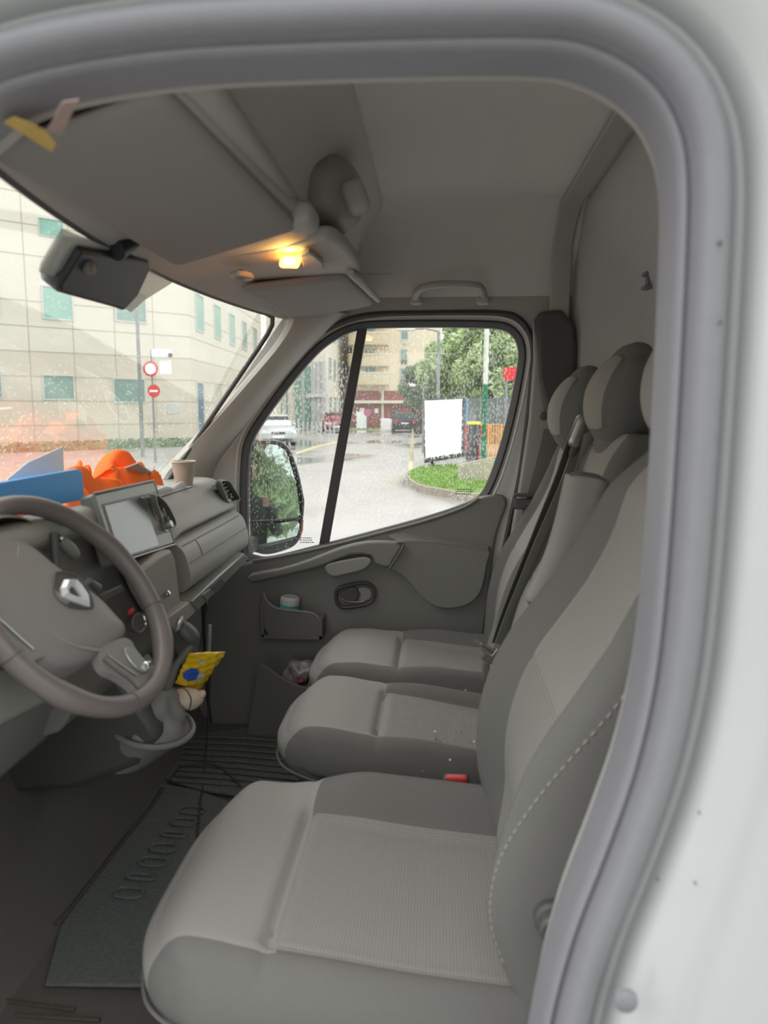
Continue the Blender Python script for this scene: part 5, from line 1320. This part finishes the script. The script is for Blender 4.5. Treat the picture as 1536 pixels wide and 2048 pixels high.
# ---- apartment block
YA = 66
def ax(px): return (px-876)/F*YA
def az(py): return CAMZ+(815-py)/F*YA
apt = empty('apartment_block', (ax(790), YA, 0), 'beige apartment block with rounded balconies above a brown red ground floor', 'building')
mb = MB(); box(mb, ((ax(705)+ax(880))/2, YA+6, 16), ((ax(880)-ax(705))/2, 6, 13)); obj('apartment_walls', mb, M['beige'], apt, smooth=False)
mb = MB(); box(mb, ((ax(690)+ax(862))/2, YA+6, 1.6), ((ax(862)-ax(690))/2, 6.1, 1.55)); obj('ground_floor', mb, M['brown'], apt, smooth=False)
mb = MB(); box(mb, ((ax(700)+ax(862))/2, YA-.2, az(804)), ((ax(862)-ax(700))/2, .4, .12)); obj('floor_ledge', mb, M['stone'], apt, smooth=False)
for (x0, x1, y0_, y1_, ml) in ((802, 815, 662, 683, 1), (801, 814, 702, 722, 1), (800, 812, 738, 760, 1), (800, 810, 776, 800, 1), (803, 816, 620, 640, 1)):
    win3(apt, Vector((ax(x0), YA-.02, az(y1_))), Vector((ax(x1), YA-.02, az(y1_))), az(y0_)-az(y1_), fn, M['winglass'], mull=ml)
    mb = MB(); box(mb, ((ax(x0)+ax(x1))/2, YA-.06, az(y1_)-.18), ((ax(x1)-ax(x0))/2*.9, .05, .16)); obj('window_panel', mb, M['wframe'] if y0_ < 700 else M['fence'], apt, smooth=False)
for i, yy in enumerate((694, 735, 771, 655)):
    mb = MB(); n = 16; pts = []
    for k in range(n+1):
        a = PI*k/n; pts.append(Vector((ax(738)+1.75*math.cos(a)*-1*1.0, YA-.0-1.0*math.sin(a)**.5 if 0 < k < n else YA, az(yy)-.0)))
    prism(mb, pts, (0, 0, .95)); obj('balcony', mb, mat('balcony_render', (212, 198, 170), .85, amt=0), apt, smooth=False)
    mb = MB(); prism(mb, [p+Vector((0, -.04, .95)) for p in pts], (0, 0, .10)); obj('balcony_coping', mb, M['stone'], apt, smooth=False)
    win3(apt, Vector((ax(729), YA-.03, az(yy)+.9)), Vector((ax(751), YA-.03, az(yy)+.9)), .55, fn, M['winglass'], mull=2)
mb = MB(); box(mb, (ax(765.5), YA-.15, 1.6), (.09, .08, 1.6)); obj('drain_pipe', mb, M['stone'], apt, smooth=False)
for (x0, x1, y0_, y1_) in ((720, 729, 816, 836), (750, 757, 817, 826)):
    mb = MB(); box(mb, ((ax(x0)+ax(x1))/2, YA-.14, (az(y0_)+az(y1_))/2), ((ax(x1)-ax(x0))/2, .05, (az(y0_)-az(y1_))/2)); obj('wall_notice', mb, M['signwhite'], apt, smooth=False)
mb = MB(); c = Vector((ax(790), YA-.15, az(826))); box(mb, c, (.24, .06, .27)); fo_ = obj('vent_box', mb, M['fence'], apt, smooth=False)
mb = MB(); lathe(mb, [(.001, .01), (.17, .01), (.17, -.03)], c+Vector((0, -.07, 0)), (0, -1, 0), 20); obj('round_vent', mb, M['cardark'], fo_)
mb = MB(); box(mb, (ax(726), YA-1.2, .7), (.4, .15, .7)); tag(obj('white_panel', mb, M['signwhite'], smooth=False), 'white panel standing against the brown red ground floor', 'panel')
# low white barrier blocks
for (x0, x1) in ((762, 783), (832, 848)):
    mb = MB(); Yb = 60; box(mb, (((x0+x1)/2-876)/F*Yb, Yb, .45), ((x1-x0)/2/F*Yb, .3, .45)); tag(obj('barrier_block', mb, M['signwhite'], bevel=.05), 'white barrier block %s the dark parked car by the apartments' % ('left of' if x0 < 800 else 'right of'), 'barrier block')
# verge of grass in front of the apartments
mb = MB(); box(mb, (-6.2, 62.5, .03), (2.9, 1.0, .05)); tag(obj('far_verge', mb, M['grass'], smooth=False), 'thin strip of grass before the apartment block', 'grass', kind='stuff')

# ---- trees
def tree(name, c, R3, nblob, nleaf, m, label, trunk=True, seed=1, ls=.16):
    rnd = random.Random(seed); t = empty(name, (c[0], c[1], 0), label, 'tree')
    mb = MB(); C_ = Vector(c); blobs = []
    for i in range(nblob):
        while True:
            p = Vector((rnd.uniform(-1, 1), rnd.uniform(-1, 1), rnd.uniform(-1, 1)))
            if p.length < 1: break
        blobs.append((C_+Vector((p.x*R3[0]*.72, p.y*R3[1]*.72, p.z*R3[2]*.78)), rnd.uniform(.26, .42)*min(R3)))
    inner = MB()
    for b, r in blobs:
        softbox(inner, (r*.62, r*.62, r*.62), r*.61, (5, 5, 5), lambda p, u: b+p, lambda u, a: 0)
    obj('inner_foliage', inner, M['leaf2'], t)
    for i in range(nleaf):
        b, r = rnd.choice(blobs); d = Vector((rnd.gauss(0, 1), rnd.gauss(0, 1), rnd.gauss(0, 1))).normalized(); p = b+d*r*rnd.uniform(.75, 1.12)
        u = Vector((rnd.gauss(0, 1), rnd.gauss(0, 1), rnd.gauss(0, 1))).normalized(); v = u.orthogonal().normalized(); s = ls*rnd.uniform(.5, 1.3)
        mb.add([p-u*s, p+v*s*.5, p+u*s, p-v*s*.5], [(0, 1, 2, 3)])
    obj('crown', mb, m, t, smooth=False)
    if trunk:
        mb = MB(); tube(mb, [(c[0], c[1], 0), (c[0]+.1, c[1], c[2]*.4), (c[0], c[1], c[2])], [.28, .2, .1], 10)
        for k in range(4):
            a = k*1.7; tube(mb, [(c[0], c[1], c[2]*.5), (c[0]+math.cos(a)*R3[0]*.4, c[1]+math.sin(a)*R3[1]*.4, c[2]*1.05)], [.10, .04], 6)
        obj('trunk', mb, M['bark'], t)
def tx(px, Y): return (px-876)/F*Y
def tz(py, Y): return CAMZ+(815-py)/F*Y
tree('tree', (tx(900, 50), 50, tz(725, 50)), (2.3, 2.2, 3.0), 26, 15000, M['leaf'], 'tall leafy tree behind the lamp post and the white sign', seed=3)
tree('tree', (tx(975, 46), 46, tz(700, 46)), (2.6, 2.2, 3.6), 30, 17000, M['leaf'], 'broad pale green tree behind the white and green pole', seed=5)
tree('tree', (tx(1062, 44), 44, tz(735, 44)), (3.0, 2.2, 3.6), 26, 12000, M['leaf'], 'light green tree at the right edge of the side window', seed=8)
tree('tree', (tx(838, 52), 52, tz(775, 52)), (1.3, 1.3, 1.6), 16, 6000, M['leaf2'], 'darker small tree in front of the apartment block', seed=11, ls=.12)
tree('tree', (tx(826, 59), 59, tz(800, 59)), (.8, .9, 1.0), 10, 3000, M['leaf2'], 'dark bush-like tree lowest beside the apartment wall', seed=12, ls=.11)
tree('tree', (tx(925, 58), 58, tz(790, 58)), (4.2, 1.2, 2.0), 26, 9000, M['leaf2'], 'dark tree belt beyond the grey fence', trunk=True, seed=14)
# trees and a low building behind the photographer (they show in the mirror)
for i, (x_, y_) in enumerate(((-9, -13), (-3.5, -12), (2.5, -13), (8, -12), (-15, -14))):
    tree('tree', (x_, y_, 4.0), (3.2, 1.6, 3.6), 16, 5000, M['leaf'], ('tree behind the photographer, %s' % ('mirrored left of the person', 'mirrored behind the person', 'mirrored right of the person', 'far right behind the van tail', 'far left ahead of the van')[i]), seed=20+i, ls=.3)
# hedge under the office windows
hd_ = MB(); rnd = random.Random(4)
def hedge(name, a, b, h, w, m, label):
    mb = MB(); a = Vector(a); b = Vector(b); u = (b-a).normalized(); n_ = Vector((u.y, -u.x, 0)); L_ = (b-a).length
    for i in range(int(L_*160)):
        p = a+u*rnd.uniform(0, L_)+n_*rnd.uniform(-w, w)+Vector((0, 0, rnd.uniform(0, h))); q = Vector((rnd.gauss(0, 1), rnd.gauss(0, 1), rnd.gauss(0, 1))).normalized(); v = q.orthogonal().normalized(); s = .12
        mb.add([p-q*s, p+v*s*.6, p+q*s, p-v*s*.6], [(0, 1, 2, 3)])
    c = (a+b)/2; R = Matrix.Rotation(math.atan2(u.y, u.x), 3, 'Z'); box(mb, c+Vector((0, 0, h*.45)), (L_/2, w*.8, h*.45), R=R); tag(obj(name, mb, m, None, smooth=False), label, 'hedge')
h0 = K-dirm*9.5+nm*1.0; h1 = K-dirm*.6+nm*1.0
hedge('hedge', h0, h1, .35, .4, M['leaf2'], 'low dark hedge along the foot of the office building')

# ---- cars
def car(name, pos, ang, paint, label, L_=4.2, Wd=1.7, Hh=1.42, badge=False):
    t = empty(name, (pos[0], pos[1], 0), label, 'car'); R = Matrix.Rotation(ang, 3, 'Z'); P = Vector((pos[0], pos[1], 0))
    # side profile, front at +x
    low = [(-L_/2, .35), (-L_/2, .75), (-L_/2+.10, .92), (L_/2-1.25, .92), (L_/2-.25, .76), (L_/2-.02, .60), (L_/2, .35), (L_/2-.1, .20), (-L_/2+.1, .20)]
    mb = MB(); n = len(low); vs = []
    for s, k in ((-1, .90), (-.94, 1), (.94, 1), (1, .90)):
        for x, z in low: vs.append(P+R @ Vector((x*(1 if abs(s) < 1 else .985), s*Wd/2, .55+(z-.55)*k)))
    mb.add(vs, [(i*n+k, i*n+(k+1) % n, (i+1)*n+(k+1) % n, (i+1)*n+k) for i in range(3) for k in range(n)]+[tuple(range(n)), tuple(range(4*n-1, 3*n-1, -1))])
    bd_ = obj('car_body', mb, paint, t, bevel=.05, seg=3)
    cab = [(-L_/2+.15, .90), (-L_/2+.55, Hh-.04), (-L_/2+.9, Hh), (.15, Hh), (.45, Hh-.05), (L_/2-1.15, .90)]
    mb = MB(); n = len(cab); vs = []
    for s in (-1, 1):
        for x, z in cab: vs.append(P+R @ Vector((x, s*(Wd/2-.06-.16*(z-.9)/(Hh-.9)), z)))
    mb.add(vs, [(k, (k+1) % n, n+(k+1) % n, n+k) for k in range(n)]+[tuple(range(n)), tuple(range(2*n-1, n-1, -1))]); obj('car_cabin', mb, paint, t, bevel=.04, seg=2)
    def quad(name, pts, m, par=t, off=.012):
        c = sum((Vector(p) for p in pts), Vector())/len(pts); cc_ = Vector((0, 0, .6)); mb = MB(); a, b, c2 = Vector(pts[0]), Vector(pts[1]), Vector(pts[2]); nn = (b-a).cross(c2-a).normalized()
        if nn.dot(c-cc_) < 0: nn = -nn
        prism(mb, [P+R @ (Vector(p)+nn*off) for p in pts], R @ (-nn*.01)); return obj(name, mb, m, par, smooth=False)
    w1 = Wd/2-.10; w2 = Wd/2-.22
    quad('windscreen', [(L_/2-1.22, -w1, .93), (L_/2-1.22, w1, .93), (.48, w2, Hh-.08), (.48, -w2, Hh-.08)], M['carglass'])
    quad('rear_window', [(-L_/2+.19, -w1, .96), (-L_/2+.19, w1, .96), (-L_/2+.52, w2, Hh-.09), (-L_/2+.52, -w2, Hh-.09)], M['carglass'])
    for s in (-1, 1):
        y1 = s*(Wd/2-.065); y2 = s*(Wd/2-.195)
        quad('side_window', [(L_/2-1.40, y1, .95), (-.05, y1, .95), (-.05, y2, Hh-.10), (.35, y2, Hh-.10)], M['carglass'])
        quad('side_window', [(-.13, y1, .95), (-1.2, y1, .95), (-1.15, y2, Hh-.10), (-.13, y2, Hh-.10)], M['carglass'])
        quad('headlight', [(L_/2-.02, s*(Wd/2-.12), .60), (L_/2-.02, s*(Wd/2-.55), .58), (L_/2-.12, s*(Wd/2-.55), .72), (L_/2-.16, s*(Wd/2-.12), .74)], M['clear'], bd_, .02)
        quad('tail_light', [(-L_/2, s*(Wd/2-.1), .62), (-L_/2, s*(Wd/2-.3), .62), (-L_/2+.02, s*(Wd/2-.3), .85), (-L_/2+.02, s*(Wd/2-.1), .85)], M['signred'], bd_, .02)
        for x in (L_/2-.78, -L_/2+.75):
            mb = MB(); c = P+R @ Vector((x, s*(Wd/2-.10), .30)); lathe(mb, [(.18, -.10), (.29, -.09), (.30, -.05), (.30, .05), (.29, .09), (.18, .10)], c, R @ Vector((0, 1, 0)), 20); wh = obj('wheel', mb, M['tyre'], t)
            mb = MB(); lathe(mb, [(.001, .085*s), (.17, .09*s), (.19, .07*s)], c, R @ Vector((0, 1, 0)), 18); obj('hub_cap', mb, M['silver'], wh)
        mb = MB(); sbox(mb, P+R @ Vector((.55, s*(Wd/2+.06), .98)), (.05, .09, .06), .04, R=R, n=4); obj('door_mirror', mb, paint, t)
    mb = MB()
    box(mb, P+R @ Vector((L_/2+.0, 0, .62)), (.02, .30, .05), R=R); obj('grille', mb, M['cardark'], bd_, smooth=False)
    mb = MB(); box(mb, P+R @ Vector((L_/2+.01, 0, .30)), (.02, .62, .06), R=R); obj('air_intake', mb, M['cardark'], bd_, smooth=False)
    mb = MB(); box(mb, P+R @ Vector((L_/2+.02, 0, .45)), (.015, .26, .055), R=R); obj('number_plate', mb, M['signwhite'], bd_, smooth=False)
    mb = MB(); box(mb, P+R @ Vector((-L_/2-.02, 0, .66)), (.015, .26, .055), R=R); obj('number_plate', mb, M['signwhite'], bd_, smooth=False)
    if badge:
        mb = MB(); q = [P+R @ Vector((L_/2+.03, y, .66+z)) for y, z in ((0, .08), (.055, 0), (0, -.08), (-.055, 0))]; prism(mb, q, R @ Vector((.01, 0, 0))); obj('diamond_badge', mb, M['chrome'], bd_, smooth=False)
    return t
Yc = 35.5
car('silver_car', (tx(543, Yc+.4), Yc+.6), math.radians(-72), M['carsilver'], 'silver hatchback parked facing the viewer outside the office building', L_=4.1, badge=True)
car('red_car', (tx(668, 54), 54.5), math.radians(-80), M['carred'], 'dark red car parked far away near the wing entrance', L_=4.0)
car('dark_car', (tx(806, 55), 56), math.radians(95), M['cardark'], 'dark car seen from behind near the apartment block', L_=3.8)

# ---- lamp posts, signs, cameras
def post(name, px, Y, ztop, r, label, cat, m=None, arm=None, zb=0):
    p = Vector((tx(px, Y), Y, zb)); t = empty(name, tuple(p), label, cat); mb = MB(); tube(mb, [p, Vector((p.x, Y, ztop))], [r*1.2, r*.8], 12); obj('post', mb, m or M['metal'], t)
    if arm:
        mb = MB(); tube(mb, [(p.x, Y, ztop), (p.x+arm*.5, Y, ztop+.12), (p.x+arm, Y, ztop+.10)], r*.5, 8); obj('arm', mb, M['metal'], t); mb = MB(); sbox(mb, (p.x+arm*1.2, Y, ztop+.08), (abs(arm)*.35, .12, .06), .05, n=4); obj('lamp_head', mb, M['wframe'], t)
    return t, p
# tall lamp post (pole bending slightly), camera post by the windscreen view
post('lamp_post', 875, 32, tz(668, 32), .07, 'tall grey lamp post rising behind the white sign', 'lamp post', arm=-1.1)
post('lamp_post', 846, 30, tz(776, 30), .035, 'short thin lamp post left of the white sign', 'lamp post', arm=-.35)
post('lamp_post', 273, 27, 9, .06, 'thin grey lamp post in front of the office building', 'lamp post')
t, p = post('sign_post', 299, 24, tz(700, 24), .035, 'post with white camera box and two red road signs before the office', 'sign post')
def disc(par, px, py, Y, r, m, m2=None, name='round_sign'):
    c = Vector((tx(px, Y), Y-.06, tz(py, Y))); mb = MB(); lathe(mb, [(.001, .0), (r, 0), (r, .02), (.001, .02)], c, (0, -1, 0), 24); o = obj(name, mb, m, par)
    if m2: mb = MB(); lathe(mb, [(.001, .0), (r*.72, 0), (r*.72, .006)], c+Vector((0, -.021, 0)), (0, -1, 0), 24); obj('sign_face', mb, m2, o)
    return o, c
disc(t, 298, 738, 24, .24, M['signred'], M['signwhite'])
o, c = disc(t, 303, 782, 24, .20, M['signred']); mb = MB(); box(mb, c+Vector((0, -.025, 0)), (.13, .004, .03)); obj('sign_bar', mb, M['signwhite'], o, smooth=False)
mb = MB(); sbox(mb, (tx(323, 24), 23.9, tz(708, 24)), (.30, .14, .13), .05, n=5); cb = obj('camera_housing', mb, M['signwhite'], t)
mb = MB(); lathe(mb, [(.001, 0), (.07, 0), (.07, .05)], (tx(342, 24), 23.8, tz(712, 24)), (.6, -1, 0), 16); obj('camera_lens', mb, M['cardark'], cb)
mb = MB(); box(mb, (tx(327, 24), 24, tz(735, 24)), (.17, .08, .22)); obj('control_box', mb, M['signwhite'], t, bevel=.02)
mb = MB(); box(mb, (tx(336, 34), 34.2, tz(817, 34)), (.26, .1, .26)); tag(obj('wall_vent', mb, M['wframe'], bevel=.03), 'small grey box on the office wall near the corner', 'wall box')

# white advertising sign with blue and red side wing
Ys = 21.0
sg = empty('advertising_sign', (tx(860, Ys), Ys, 0), 'blank white advertising board on one leg standing on the grass island', 'sign board')
TL, TR, BR, BL = [Vector((tx(x, y_), y_, tz(py, y_))) for x, py, y_ in ((845, 798, 21.0), (926, 795, 20.4), (925, 908, 20.4), (848, 921, 21.0))]
nS = (TR-TL).cross(BL-TL).normalized(); nS = nS if nS.y < 0 else -nS
mb = MB(); prism(mb, [TL, TR, BR+Vector((0, 0, -.06)), BL+Vector((0, 0, -.06))], -nS*.14); sf = obj('sign_frame', mb, M['cardark'], sg, bevel=.02)
mb = MB(); q = [TL.lerp(TR, a).lerp(BL.lerp(BR, a), b)+nS*.006 for a, b in ((.05, .03), (.96, .03), (.96, .96), (.05, .96))]; prism(mb, q, nS*.012); obj('white_poster', mb, M['signwhite'], sf, smooth=False)
mb = MB(); tube(mb, [BL.lerp(BR, .22)+Vector((0, .07, 0)), Vector((BL.lerp(BR, .22).x, 21, 0))], .05, 8); obj('sign_leg', mb, M['cardark'], sg)
fl = MB(); a = TR+Vector((.0, .10, -.03)); b = BR+Vector((.0, .10, 0.1)); w = Vector((.09, .15, 0)); fl.add([a, a+w, a.lerp(b, .5)+w, a.lerp(b, .5), b+w, b], [(0, 1, 2, 3), (3, 2, 4, 5)], [0, 1])
flo = obj('feather_banner', fl, [M['signblue'], M['signred']], None, smooth=False); s_ = flo.modifiers.new('s', 'SOLIDIFY'); s_.thickness = .02; tag(flo, 'narrow blue and red banner showing behind the white board', 'banner')
# white over green pole
p = Vector((tx(967, 24), 24.4, 0)); wp = empty('striped_pole', tuple(p), 'tall pole painted white above and green below near the side window right edge', 'pole')
mb = MB(); zg = tz(770, 24); tube(mb, [p, Vector((p.x, 24, zg))], .085, 14); obj('green_section', mb, M['pgreen'], wp)
mb = MB(); tube(mb, [Vector((p.x, 24, zg)), Vector((p.x+.06, 24, 7.5))], [.078, .07], 14); obj('white_section', mb, M['pwhite'], wp)
# grey fence
fx0, fx1, Yf = tx(925, 38), tx(1090, 38), 38
fe = empty('site_fence', (fx0, Yf, 0), 'grey sheet fence behind the bins and the green pole', 'fence')
mb = MB(); box(mb, ((fx0+fx1)/2, Yf, tz(797, 38)/2), ((fx1-fx0)/2, .05, tz(797, 38)/2)); obj('fence_sheet', mb, M['fence'], fe, smooth=False)
for i in range(6): mb = MB(); x = fx0+(fx1-fx0)*i/5; box(mb, (x, Yf-.08, 1.15), (.04, .04, 1.15)); obj('fence_post', mb, M['metal'], fe, smooth=False)
# bin with yellow lid
bx = tx(943, 25.4); bn = empty('wheelie_bin', (bx, 25.4, 0), 'dark grey wheeled bin with yellow lid beside the white board', 'bin')
mb = MB(); z1_ = tz(848, 25.4); vs = []
for z, h in ((.06, .19), (z1_, .24)):
    for a, b in ((-1, -1), (1, -1), (1, 1), (-1, 1)): vs.append((bx+a*h, 25.4+b*h*1.2, z))
mb.add(vs, [(0, 1, 2, 3), (4, 5, 6, 7), (0, 1, 5, 4), (1, 2, 6, 5), (2, 3, 7, 6), (3, 0, 4, 7)]); obj('bin_body', mb, M['binbody'], bn, bevel=.02)
mb = MB(); sbox(mb, (bx, 25.4, z1_+.04), (.27, .31, .05), .03, n=5); obj('bin_lid', mb, M['binlid'], bn)
for s in (-1, 1): mb = MB(); lathe(mb, [(.001, -.02), (.09, -.02), (.09, .02), (.001, .02)], (bx+s*.15, 19.75, .09), (1, 0, 0), 14); obj('bin_wheel', mb, M['tyre'], bn)
# red and orange barriers
def barrier(name, px0, px1, pyt, pyb, Y, m, label):
    t = empty(name, (tx(px0, Y), Y, 0), label, 'barrier'); x0, x1 = tx(px0, Y), tx(px1, Y); z1, z0 = tz(pyt, Y), .035
    mb = MB(); tube(mb, [(x0, Y, z0), (x0, Y, z1), (x1, Y, z1), (x1, Y, z0)], .035, 8, closed=True); obj('barrier_frame', mb, m, t)
    for i in range(1, 5): x = x0+(x1-x0)*i/5; mb = MB(); tube(mb, [(x, Y, z0), (x, Y, z1)], .022, 6); obj('barrier_rail', mb, m, t)
    return t
barrier('orange_barrier', 975, 1000, 848, 886, 24.8, M['obar'], 'orange plastic barrier right of the green pole')
rb = MB(); box(rb, (tx(960, 26.4), 26.4, tz(860, 26.4)), (.30, .12, .22)); box(rb, (tx(955, 26.4), 26.4, .42), (.06, .06, .42)); tag(obj('red_crate', rb, M['red'], bevel=.03), 'red plastic block behind the green pole near the bin', 'crate')
sp_ = MB(); box(sp_, (tx(1016, 30), 30, tz(750, 30)), (.28, .05, .24)); rs = empty('red_sign', (tx(1010, 30), 30.1, 0), 'red rectangular sign at the right edge of the side window', 'sign'); obj('sign_panel', sp_, M['signred'], rs, smooth=False)
mb = MB(); tube(mb, [(tx(1008, 30), 30.1, 0), (tx(1008, 30), 30.1, tz(738, 30))], .05, 8); obj('sign_pole', mb, M['metal'], rs)
# pink round no-entry style sign far away
t, p = post('far_sign', 735, 57, tz(818, 57), .04, 'far round pinkish road sign before the brown red wall', 'road sign'); disc(t, 735, 825, 57, .28, mat('faded_sign', (190, 110, 140), .5, amt=0))
# grass island with kerb and concrete wall
isl = [(812, 962), (822, 950), (850, 941), (915, 938), (1000, 936), (1100, 938), (1140, 1010), (1000, 1000), (940, 1003), (885, 993), (835, 982)]
lp = catmull([aZ(x, y, .0) for x, y in isl], 5)
mb = MB(); c = sum(lp, Vector())/len(lp); n = len(lp); vs = []
for s, z in ((1.0, 0), (1.0, .14), (.985, .15), (.965, .15), (.963, .11)):
    for p in lp: q = c+(p-c)*s; vs.append((q.x, q.y, z))
mb.add(vs, [(i*n+k, i*n+(k+1) % n, (i+1)*n+(k+1) % n, (i+1)*n+k) for i in range(4) for k in range(n)]); struct('kerb', mb, M['kerb'], 'rounded stone kerb of the grass island', 'kerb')
mb = MB(); vs = [c+(p-c)*.966+Vector((0, 0, .12)) for p in lp]; mb.add(vs, [tuple(range(n))])
rnd = random.Random(5); inside = [c+(p-c)*.95 for p in lp]
cnt = 0
for i in range(9000):
    k = rnd.randrange(n); p = c.lerp(inside[k].lerp(inside[(k+1) % n], rnd.random()), rnd.random()**.5); h = rnd.uniform(.04, .10); a = rnd.uniform(0, 6.3); d = Vector((math.cos(a), math.sin(a), 0))*.02; l = Vector((rnd.gauss(0, .03), rnd.gauss(0, .03), h))
    p = Vector((p.x, p.y, .12)); mb.add([p-d, p+d, p+l], [(0, 1, 2)])
tag(obj('grass_island', mb, M['grass'], None, smooth=False), 'bright green grass on the kerbed island outside the side window', 'grass', kind='stuff')
w0 = aZ(915, 962, .12); mb = MB(); q = [Vector((w0.x, w0.y, .1)), Vector((w0.x, w0.y, tz(928, w0.y))), Vector((w0.x+1.7, w0.y-.2, tz(892, w0.y))), Vector((w0.x+3.4, w0.y-.4, tz(880, w0.y))), Vector((w0.x+3.4, w0.y-.4, .1))]
prism(mb, q, (.1, .35, 0)); tag(obj('concrete_wall', mb, M['conc'], None, bevel=.02), 'low mossy concrete wall rising to the right on the grass island', 'low wall')
# yellow painted edge line
mb = MB(); pl = [aZ(x, y, 0) for x, y in ((820, 962), (822, 930), (823, 900), (824, 872))]; vs = []
for p in pl: vs += [Vector((p.x-.06, p.y, .006)), Vector((p.x+.06, p.y, .006))]
mb.add(vs, [(2*i, 2*i+1, 2*i+3, 2*i+2) for i in range(3)]); struct('road_line', mb, M['yline'], 'faded yellow line along the car park edge', 'road marking', smooth=False)
for i in range(7):
    p = aZ(825.4-.3*i, 868+i*9, 0); mb = MB(); lathe(mb, [(.06, 0), (.06, .35), (.001, .38)], p, (0, 0, 1), 10); tag(obj('yellow_bollard', mb, M['yline']), 'small yellow bollard in the line along the car park edge', 'bollard', group='yellow bollards along the car park edge')
mb = MB(); vs = [aZ(x, y, .006) for x, y in ((590, 905), (630, 892), (690, 878), (694, 881), (634, 896), (594, 909))]; mb.add(vs, [tuple(range(6))]); struct('road_line', mb, M['yline'], 'faded yellow line near the silver car', 'road marking', smooth=False)
# bollards before the glass entrance
for i in range(9):
    Y = 50; x = tx(596+9*i, Y); mb = MB(); lathe(mb, [(.05, 0), (.05, .8), (.001, .84)], (x, Y, 0), (0, 0, 1), 8); tag(obj('entrance_bollard', mb, M['wframe']), 'thin pale bollard in the row before the glass entrance', 'bollard', group='pale bollards before the glass entrance')

# ================================================================== PHOTOGRAPHER (seen in the wing mirror)
def person():
    t = empty('person', (-.05, -.42, 0), 'person in dark jacket with yellow badge holding a phone up, reflected in the wing mirror', 'person')
    me = bpy.data.meshes.new('body'); V = []; E_ = []; Rd = []
    def v(p, r): V.append(p); Rd.append(r); return len(V)-1
    bx_, by_ = -.02, -.50
    pel = v((bx_, by_, .98), .15); sp = v((bx_, by_, 1.18), .145); ch = v((bx_, by_, 1.38), .165); nk = v((bx_, by_, 1.52), .07); hd = v((bx_, by_+.02, 1.60), .06)
    E_ += [(pel, sp), (sp, ch), (ch, nk), (nk, hd)]
    for s in (-1, 1):
        hp = v((bx_+s*.10, by_, .90), .10); kn = v((bx_+s*.12, by_+.03, .50), .07); an = v((bx_+s*.12, by_, .09), .045); to = v((bx_+s*.13, by_+.16, .05), .04); E_ += [(pel, hp), (hp, kn), (kn, an), (an, to)]
        sh = v((bx_+s*.18, by_, 1.42), .075); el = v((bx_+s*.24, by_+.14, 1.20), .05); wr_ = v((bx_+s*.10, by_+.32, 1.44), .034); E_ += [(ch, sh), (sh, el), (el, wr_)]
    me.from_pydata(V, E_, []); b = bpy.data.objects.new('body', me); COL.objects.link(b)
    me.materials.append(M['jacket']); b.modifiers.new('skin', 'SKIN')
    for i, sv in enumerate(me.skin_vertices[0].data): sv.radius = (Rd[i], Rd[i]); sv.use_root = (i == 0)
    s = b.modifiers.new('sub', 'SUBSURF'); s.levels = 2; s.render_levels = 2
    b.parent = t; b.location = -t.location
    mb = MB(); hc = Vector((bx_, by_+.03, 1.71))
    def hf(p, u):
        q = Vector(p); q.x *= 1-.16*max(0, -u[2]); q.y += .012*math.exp(-((q.x/.014)**2+((q.z+.01)/.03)**2))*(1 if q.y > 0 else 0)*1.6
        q.y -= .008*math.exp(-(((abs(q.x)-.03)/.014)**2+((q.z-.02)/.012)**2))*(1 if q.y > 0 else 0); return hc+q
    softbox(mb, (.075, .092, .115), (.074, .091, .114), (26, 28, 30), hf, lambda u, a: 0); obj('head', mb, M['skin'], t)
    for s in (-1, 1): mb = MB(); sbox(mb, hc+Vector((s*.076, -.005, 0)), (.008, .018, .030), .007); obj('ear', mb, M['skin'], t)
    mb = MB(); softbox(mb, (.083, .095, .085), (.082, .094, .084), (20, 20, 16), lambda p, u: hc+Vector((0, -.016, .048))+p, lambda u, a: 0); obj('hair', mb, M['hair'], t)
    for s in (-1, 1):
        for k, (dz, L_) in enumerate(((.03, .055), (.010, .062), (-.010, .058), (-.028, .046))):
            mb = MB(); w = Vector((bx_+s*.10, by_+.345, 1.455)); a = w+Vector((-s*.005, .03, dz)); tube(mb, [w+Vector((0, 0, dz*.5)), a, a+Vector((-s*.018, L_*.45, .004)), a+Vector((-s*.038, L_*.5, .004))], [.011, .0095, .009, .007], 8); obj('finger', mb, M['skin'], t)
        mb = MB(); w = Vector((bx_+s*.10, by_+.345, 1.455)); tube(mb, [w, w+Vector((-s*.02, .01, .035)), w+Vector((-s*.045, .02, .045))], [.013, .011, .008], 8); obj('thumb', mb, M['skin'], t)
        mb = MB(); sbox(mb, Vector((bx_+s*.10, by_+.345, 1.455)), (.016, .03, .038), .014); obj('palm', mb, M['skin'], t)
    mb = MB(); box(mb, (bx_-.03, by_+.175, 1.27), (.045, .006, .055)); obj('badge', mb, M['hivis'], t, bevel=.004)
person()
